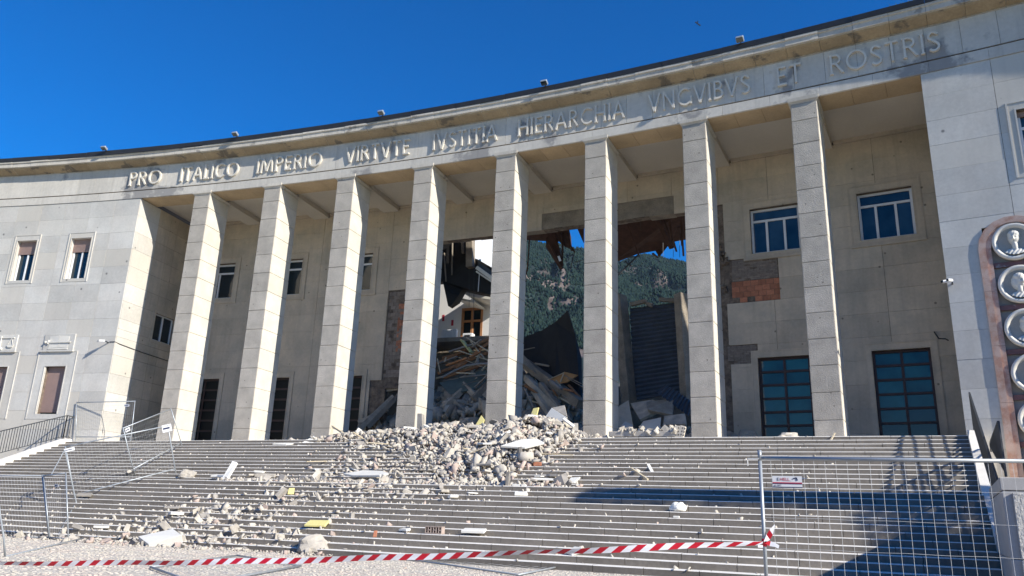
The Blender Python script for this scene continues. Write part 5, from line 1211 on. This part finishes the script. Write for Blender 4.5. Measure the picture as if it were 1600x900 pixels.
text_mesh('.....', .03, fpt(.335, 1.693, .028), fdh, EZ, 'signblue', 'lettering', SG); text_mesh('tel. 0471', .026, fpt(.15, 1.63, .028), fdh, EZ, 'signblue', 'lettering', SG)
MB().beam(fpt(.38, 1.72, .028), fpt(.42, 1.735, .028), .006, .012).build('crane_mark', 'signblue', SG); MB().beam(fpt(.42, 1.735, .028), fpt(.43, 1.70, .028), .006, .014).build('crane_mark', 'signblue', SG)

# barrier tape
TP = [at_off(1195, 849, 0)]; 
def depth_pt(px, py, dist): v = ray(px, py); return v*(dist/v.y)+Vector((0, 0, EYE))
dy = FA.y-.04
path = [(-60, 881, 12.6), (100, 880, 12.4), (300, 878.5, 11.9), (500, 874.5, 11.3), (700, 868, 10.8), (850, 862.5, 10.5), (1000, 856.5, 10.25), (1100, 852, 10.15), (1192, 848, dy)]
PP = [depth_pt(*p) for p in path]
tl = MB(); seg = []; 
def along(t):
    t = max(0, min(t, len(PP)-1.0001)); i = int(t); f = t-i
    p0, p1, p2, p3 = PP[max(i-1, 0)], PP[i], PP[i+1], PP[min(i+2, len(PP)-1)]
    return .5*((2*p1)+(p2-p0)*f+(2*p0-5*p1+4*p2-p3)*f*f+(3*p1-p0-3*p2+p3)*f**3)
Ls = [0]; ts = [0]; last = along(0); NS = 900
for i in range(1, NS+1):
    t = i*(len(PP)-1)/NS; p = along(t); Ls.append(Ls[-1]+(p-last).length); ts.append(t); last = p
tot = Ls[-1]; TWD = .078
def apt(l, e_): 
    t = float(np.interp(l, Ls, ts)); p = along(t); tilt = .25+.35*math.sin(l*.9)+.3*math.sin(l*2.3); wdt = TWD*(1-.45*max(0, (l-tot+1.2)/1.2)); bl = .01*math.sin(l*5)
    return p+Vector((0, -math.sin(tilt)*wdt*e_+bl*(e_**2), math.cos(tilt)*wdt*e_+.006*math.sin(l*3.1)))
per = .235; l = 0; i = 0; slant = .05
while l < tot-.02:
    l2 = min(l+per/2, tot)
    for q in range(4):
        a_, b_ = l+(l2-l)*q/4, l+(l2-l)*(q+1)/4
        for e0, e1 in ((-.5, -.0), (0., .5)):
            tl.poly([apt(a_+e0*slant*2, e0), apt(b_+e0*slant*2, e0), apt(b_+e1*slant*2, e1), apt(a_+e1*slant*2, e1)], [(0, 1, 2, 3)], i % 2)
    l = l2; i += 1
tape = empty('barrier_tape', PP[4], label='long red and white barrier tape strung low across the stair foot', cat='tape')
tl.build('ribbon', ['red', 'white'], tape, fix=False)
kn = MB(); c_ = Vector((FA.x, FA.y, .955))
kn.tube([c_+Vector((0, 0, -.05)), c_+Vector((0, 0, .04))], .032, 10, 0)
kn.build('knot', 'red', tape, smooth=True)
def rib(pts, ws, mi, nm):
    v = MB()
    for q in range(len(pts)-1):
        a_, b_ = pts[q], pts[q+1]; v.poly([a_[0]-a_[1]*ws[q], b_[0]-b_[1]*ws[q+1], b_[0]+b_[1]*ws[q+1], a_[0]+a_[1]*ws[q]], [(0, 1, 2, 3)], mi[q])
    v.build(nm, ['red', 'white'], tape, fix=False)
up = Vector((-.55, 0, .8)).normalized(); c2 = c_+fn*.04
rib([(c2, up), (c2+Vector((.05, 0, .06)), up), (c2+Vector((.085, -.02, .12)), up), (c2+Vector((.13, -.03, .21)), up)], [.012, .035, .035, .004], [1, 0, 1], 'loose_end')
up = Vector((.3, 0, .9)).normalized()
rib([(c2, up), (c2+Vector((.07, 0, -.015)), up), (c2+Vector((.13, -.02, -.03)), up), (c2+Vector((.165, -.03, -.05)), up)], [.01, .03, .022, .02], [0, 1, 1], 'loose_end')
MB().box(c_+Vector((-.065, -.04, -.05)), (.06, .01, .03)).build('torn_flap', 'white', tape)

# ------------------------------------------------------------------ mountain, forest
def mh(x, y):
    # ridge running across at about y=1500, cliffs on the mid slope
    rx = np.interp(x, [-2500, -800, -200, 30, 140, 215, 262, 340, 500, 900, 2600], [420, 480, 560, 541, 520, 498, 515, 508, 470, 520, 400])
    t = (y-430)/1070
    if t < 0: return -2
    base = rx*(min(t, 1)**1.05) if t < 1 else rx-(t-1)*160
    p = Vector((x*.0045, y*.0045, .3)); r_ = noise.ridged_multi_fractal(p*1.3, 1, 2.1, 5, 1, 2)
    s_ = base + (r_-1)*38*min(1, max(t, 0)*2)*(1 if t < .93 else max(0, 1-(t-.93)/.07*.8))
    # cliff steps
    c = .5+.5*noise.noise(Vector((x*.006, y*.002, 5))); band = math.exp(-((t-.55-.18*c)/.05)**2)
    return s_+band*34*c-(.9*cl if (cl := 22*min(1, cliff(x, y)*2)*(noise.noise(Vector((x*.09, y*.03, 9)))+.35)) else 0)
CL = [(49, 1092, 62, 60), (30, 1040, 40, 40), (246, 1205, 26, 55), (262, 1190, 18, 40), (292, 1270, 30, 22), (90, 1130, 16, 18), (70, 1010, 18, 22), (52, 960, 12, 18), (78, 950, 12, 16), (205, 1230, 14, 40), (230, 1290, 20, 14), (100, 1060, 12, 16), (86, 1090, 10, 14), (120, 1000, 16, 20)]
def cliff(x, y):
    wx = x+18*noise.noise(Vector((x*.03, y*.03, 1))); wy = y+30*noise.noise(Vector((x*.02, y*.02, 7)))
    return max(0, max(1-((wx-a)/c)**2-((wy-b)/d)**2 for a, b, c, d in CL))
V = []; F = []; xs = np.concatenate([np.linspace(-2600, -180, 50), np.arange(-170, 520, 6.5), np.linspace(530, 2800, 45)]); ys = np.concatenate([np.linspace(380, 700, 20), np.arange(708, 1560, 8), np.linspace(1570, 2400, 14)])
for y in ys:
    for x in xs: V.append((x, y, mh(x, y)))
nx = len(xs)
for j in range(len(ys)-1):
    for i in range(nx-1): a_ = j*nx+i; F.append((a_, a_+1, a_+nx+1, a_+nx))
me = bpy.data.meshes.new('mountain'); me.from_pydata(V, [], F); at_ = me.attributes.new('bare_rock', 'FLOAT', 'POINT'); at_.data.foreach_set('value', [cliff(v[0], v[1]) for v in V]); me.polygons.foreach_set('use_smooth', [True]*len(F))
mm = bpy.data.materials.new('mountain_rock_and_scrub'); mm.use_nodes = True; N = mm.node_tree.nodes; L = mm.node_tree.links; bs = N['Principled BSDF']; bs.inputs['Roughness'].default_value = 1
geo = N.new('ShaderNodeNewGeometry'); n1 = N.new('ShaderNodeTexNoise'); n1.inputs['Scale'].default_value = .011; n1.inputs['Detail'].default_value = 8; L.new(geo.outputs['Position'], n1.inputs['Vector'])
n2 = N.new('ShaderNodeTexNoise'); n2.inputs['Scale'].default_value = .09; n2.inputs['Detail'].default_value = 6
mp = N.new('ShaderNodeMapping'); mp.inputs['Scale'].default_value = (1, 1, .25); L.new(geo.outputs['Position'], mp.inputs[0]); L.new(mp.outputs[0], n2.inputs['Vector'])
r1 = N.new('ShaderNodeValToRGB'); r1.color_ramp.elements[0].position = .52; r1.color_ramp.elements[0].color = (.012, .027, .024, 1); r1.color_ramp.elements[1].position = .58; r1.color_ramp.elements[1].color = (.115, .09, .08, 1); an = N.new('ShaderNodeAttribute'); an.attribute_name = 'bare_rock'; ad = N.new('ShaderNodeMath'); ad.operation = 'MULTIPLY_ADD'; ad.inputs[1].default_value = .22; L.new(an.outputs['Fac'], ad.inputs[0]); L.new(n1.outputs['Fac'], ad.inputs[2]); L.new(ad.outputs[0], r1.inputs[0])
mx = N.new('ShaderNodeMix'); mx.data_type = 'RGBA'; mx.blend_type = 'MULTIPLY'; mx.inputs[0].default_value = 1; r2 = N.new('ShaderNodeMapRange'); r2.inputs[1].default_value = .3; r2.inputs[2].default_value = .7; r2.inputs[3].default_value = .25; r2.inputs[4].default_value = 1.7
L.new(n2.outputs['Fac'], r2.inputs[0]); cc = N.new('ShaderNodeCombineColor'); [L.new(r2.outputs[0], cc.inputs[i]) for i in range(3)]; L.new(r1.outputs[0], mx.inputs[6]); L.new(cc.outputs[0], mx.inputs[7]); L.new(mx.outputs[2], bs.inputs['Base Color'])
me.materials.append(mm); o = bpy.data.objects.new('mountain', me); COL.objects.link(o); tag(o, kind='structure', label='steep wooded mountain with pinkish cliffs behind the building', cat='mountain')
# forest: leafy crowns over the slope, sparse on the cliffs
mf = bpy.data.materials.new('forest_canopy'); mf.use_nodes = True; N = mf.node_tree.nodes; L = mf.node_tree.links; bs = N['Principled BSDF']; bs.inputs['Roughness'].default_value = 1; bs.inputs['Specular IOR Level'].default_value = .1
geo = N.new('ShaderNodeNewGeometry'); r1 = N.new('ShaderNodeValToRGB'); r1.color_ramp.elements[0].color = (.009, .023, .022, 1); r1.color_ramp.elements[1].color = (.022, .040, .029, 1); L.new(geo.outputs['Random Per Island'], r1.inputs[0]); L.new(r1.outputs[0], bs.inputs['Base Color']); M['forest'] = mf
ico = [(0, 0, 1), (.8, 0, .25), (.25, .76, .3), (-.65, .47, .2), (-.65, -.47, .3), (.25, -.76, .2), (0, 0, -.5)]; icf = [(0, 1, 2), (0, 2, 3), (0, 3, 4), (0, 4, 5), (0, 5, 1), (6, 2, 1), (6, 3, 2), (6, 4, 3), (6, 5, 4), (6, 1, 5)]
IV = np.array(ico); IF = np.array(icf); VV = []; FF = []; n = 0
for i in range(66000):
    y = 780+735*rng.random()**.85; x = rng.uniform(-.02, .28)*y
    nv_ = noise.fractal(Vector((x*.011, y*.011, mh(x, y)*.011)), 1, 2, 4)
    if (cliff(x, y) > .4 and rng.random() < .62) or (nv_ > .3 and rng.random() < .5): continue
    z = mh(x, y); r_ = rng.uniform(1.3, 2.9); VV.append((IV*[r_, r_, r_*rng.uniform(1.4, 2.6)])*(1+rng.uniform(-.2, .2, (7, 1)))+[x, y, z+r_*.4]); FF.append(IF+n); n += 7
VV = np.concatenate(VV); FF = np.concatenate(FF); me = bpy.data.meshes.new('forest'); me.vertices.add(len(VV)); me.vertices.foreach_set('co', VV.ravel()); me.loops.add(FF.size); me.loops.foreach_set('vertex_index', FF.ravel().astype(np.int32)); me.polygons.add(len(FF)); me.polygons.foreach_set('loop_start', np.arange(0, FF.size, 3, dtype=np.int32)); me.update(); me.validate()
me.materials.append(mf); o = bpy.data.objects.new('forest', me); COL.objects.link(o); tag(o, kind='stuff', label='dense dark woodland covering the mountain slope', cat='forest')

# unseen trees across the square, behind the viewer: they close off the low sky and show in the glass
op = Bulk()
for i in range(5200):
    az = math.radians(rng.uniform(75, 300)); R_ = rng.uniform(58, 72); hgt = 12+4*noise.noise(Vector((az*6, 0, 0)))
    op.add(int(rng.integers(0, 12)), (R_*math.sin(az), R_*math.cos(az)+4, rng.uniform(1, hgt)), rng.uniform(1.2, 3.2), rrot(), 0)
op.build('far_trees', ['leaf'], label='unseen belt of trees closing off the low sky across the square', cat='trees')

# ------------------------------------------------------------------ unseen tree added off to the right, boughs shaped to shadow the stairs, weeds, bird
tr = empty('shadow_tree', Vector((21, 8.5, 0)), label='unseen tree added beyond the pedestal, its level boughs shaped to shadow the stairs', cat='tree')
def bough(pts, r0, r1, nm='limb'):
    pts = [Vector(p) for p in pts]; v = MB(); n_ = 8
    for i, p in enumerate(pts):
        r_ = r0+(r1-r0)*i/(len(pts)-1); d = (pts[min(i+1, len(pts)-1)]-pts[max(i-1, 0)]).normalized(); x = d.cross(Vector((.1, .2, 1))).normalized(); y = x.cross(d)
        for j in range(n_): v.v.append(p+(x*math.cos(j*math.pi/4)+y*math.sin(j*math.pi/4))*r_)
    for i in range(len(pts)-1):
        for j in range(n_): v.f.append([i*n_+j, i*n_+(j+1) % n_, (i+1)*n_+(j+1) % n_, (i+1)*n_+j]); v.m.append(0)
    v.build(nm, 'bark', tr, smooth=True)
T0 = Vector((22.5, 9.0, 0))
def sunup(P, t): return Vector(P)+SUN*t
bandA = [(2.8, 23.3, 1.9), (5.5, 22.3, 1.85), (8.5, 20.9, 1.8), (10.7, 20.0, 2.0), (12.4, 21.0, 2.2)]
bA = [sunup(p, 17.5) for p in bandA]
bough([T0, T0+Vector((-.1, .1, 4)), T0+Vector((.1, .1, 8)), bA[4]], .38, .2, 'trunk'); bough([bA[4], bA[3], bA[2], bA[1], bA[0]], .16, .03)
lv = MB(); LV = []; LF = []; n = 0
def leaves(c, rad, cnt):
    global n
    for i in range(cnt):
        d = rng.normal(size=3); d /= np.linalg.norm(d); p = np.array(c)+d*np.array(rad)*rng.uniform(.2, 1)**.5
        a1 = rng.normal(size=3); a1 /= np.linalg.norm(a1); a2 = np.cross(a1, rng.normal(size=3)); a2 /= np.linalg.norm(a2); s_ = rng.uniform(.10, .2)
        LV.extend([p-a1*s_, p+a2*s_*.5, p+a1*s_, p-a2*s_*.5]); LF.append([n, n+1, n+2, n+3]); n += 4
for i in range(len(bA)-1):
    for q in range(5):
        t_ = q/5; c = bA[i].lerp(bA[i+1], t_); f_ = (i+t_)/4; leaves(c, (.7, .7, .22+.12*f_), int(140+60*f_))
leaves(T0+Vector((1, -.5, 10)), (2.2, 2.2, 1.6), 1800)
me = bpy.data.meshes.new('crown'); me.from_pydata([tuple(v) for v in LV], [], LF); me.materials.append(M['leaf']); o = bpy.data.objects.new('crown', me); COL.objects.link(o); o.parent = tr; o.matrix_parent_inverse = PW[tr.name].inverted()

wd = empty('roof_weeds', fp(7.9, -.3, 20.6), label='small tuft of weeds growing on the roof edge above the last letters', cat='plant')
v = MB()
for i in range(40):
    u_, z_ = uz(1412+rng.normal()*9, 9, -.3); P = fp(u_, -.3, 20.6); d = Vector((rng.normal()*.5, rng.normal()*.3, 1)).normalized(); l_ = rng.uniform(.15, .5)
    v.poly([P, P+d*l_*.6+Vector((.015, 0, 0)), P+d*l_, P+d*l_*.6-Vector((.015, 0, 0))], [(0, 1, 2, 3)])
v.build('stems', 'leaf', wd, fix=False)
bc = ray(1090, 37)*70+Vector((0, 0, EYE)); bd = empty('bird', bc, label='small dark bird gliding in the open sky', cat='bird')
v = MB(); k_ = .42
v.poly([bc+Vector(p)*k_ for p in ((-.12, -.9, .35), (.1, -.2, .22), (0, 0, .16), (.1, .1, .1), (.55, .1, -.7), (.2, .1, -.25), (-.02, .02, -.15), (-.2, 0, .05))], [(0, 1, 2, 7), (2, 3, 6, 7), (3, 4, 5, 6)])
v.build('wings', 'bird', bd, fix=False)
MB().tube([bc+Vector(p)*k_ for p in ((-.5, 0, .4), (-.4, 0, .32), (-.15, 0, .12), (.15, 0, -.12), (.6, 0, -.42))], .055, 6).build('body', 'bird', bd)

# ------------------------------------------------------------------ the air between here and the mountain
hz = bpy.data.meshes.new('haze'); bmh = bmesh.new(); bmesh.ops.create_cube(bmh, size=1)
for v in bmh.verts: v.co = Vector((v.co.x*6400, -120+(v.co.y+.5)*2700, -1+(v.co.z+.5)*640))
bmh.to_mesh(hz); bmh.free(); ho = bpy.data.objects.new('haze', hz); COL.objects.link(ho); tag(ho, kind='stuff', label='thin bluish summer haze before the mountain', cat='haze')
hm = bpy.data.materials.new('haze_air'); hm.use_nodes = True; N = hm.node_tree.nodes; N.remove(N['Principled BSDF']); pv = N.new('ShaderNodeVolumePrincipled'); pv.inputs['Color'].default_value = (.55, .75, 1, 1); pv.inputs['Density'].default_value = .000032; pv.inputs['Anisotropy'].default_value = 0
hm.node_tree.links.new(pv.outputs[0], N['Material Output'].inputs['Volume']); hz.materials.append(hm)

# ------------------------------------------------------------------ tell look-alikes apart by their order in view
bpy.context.view_layer.update()
dup = {}
for o in bpy.data.objects:
    if o.parent is None and 'label' in o and o.get('kind') != 'stuff': dup.setdefault(o['label'], []).append(o)
def pxx(o):
    v = o.matrix_world.translation-Vector((0, 0, EYE)); return v.x/v.y
for lab, os_ in dup.items():
    if len(os_) < 2: continue
    os_.sort(key=pxx)
    for i, o in enumerate(os_):
        o['label'] = lab+(', leftmost' if i == 0 else ', rightmost' if i == len(os_)-1 else ', %s from left' % ORD[i])
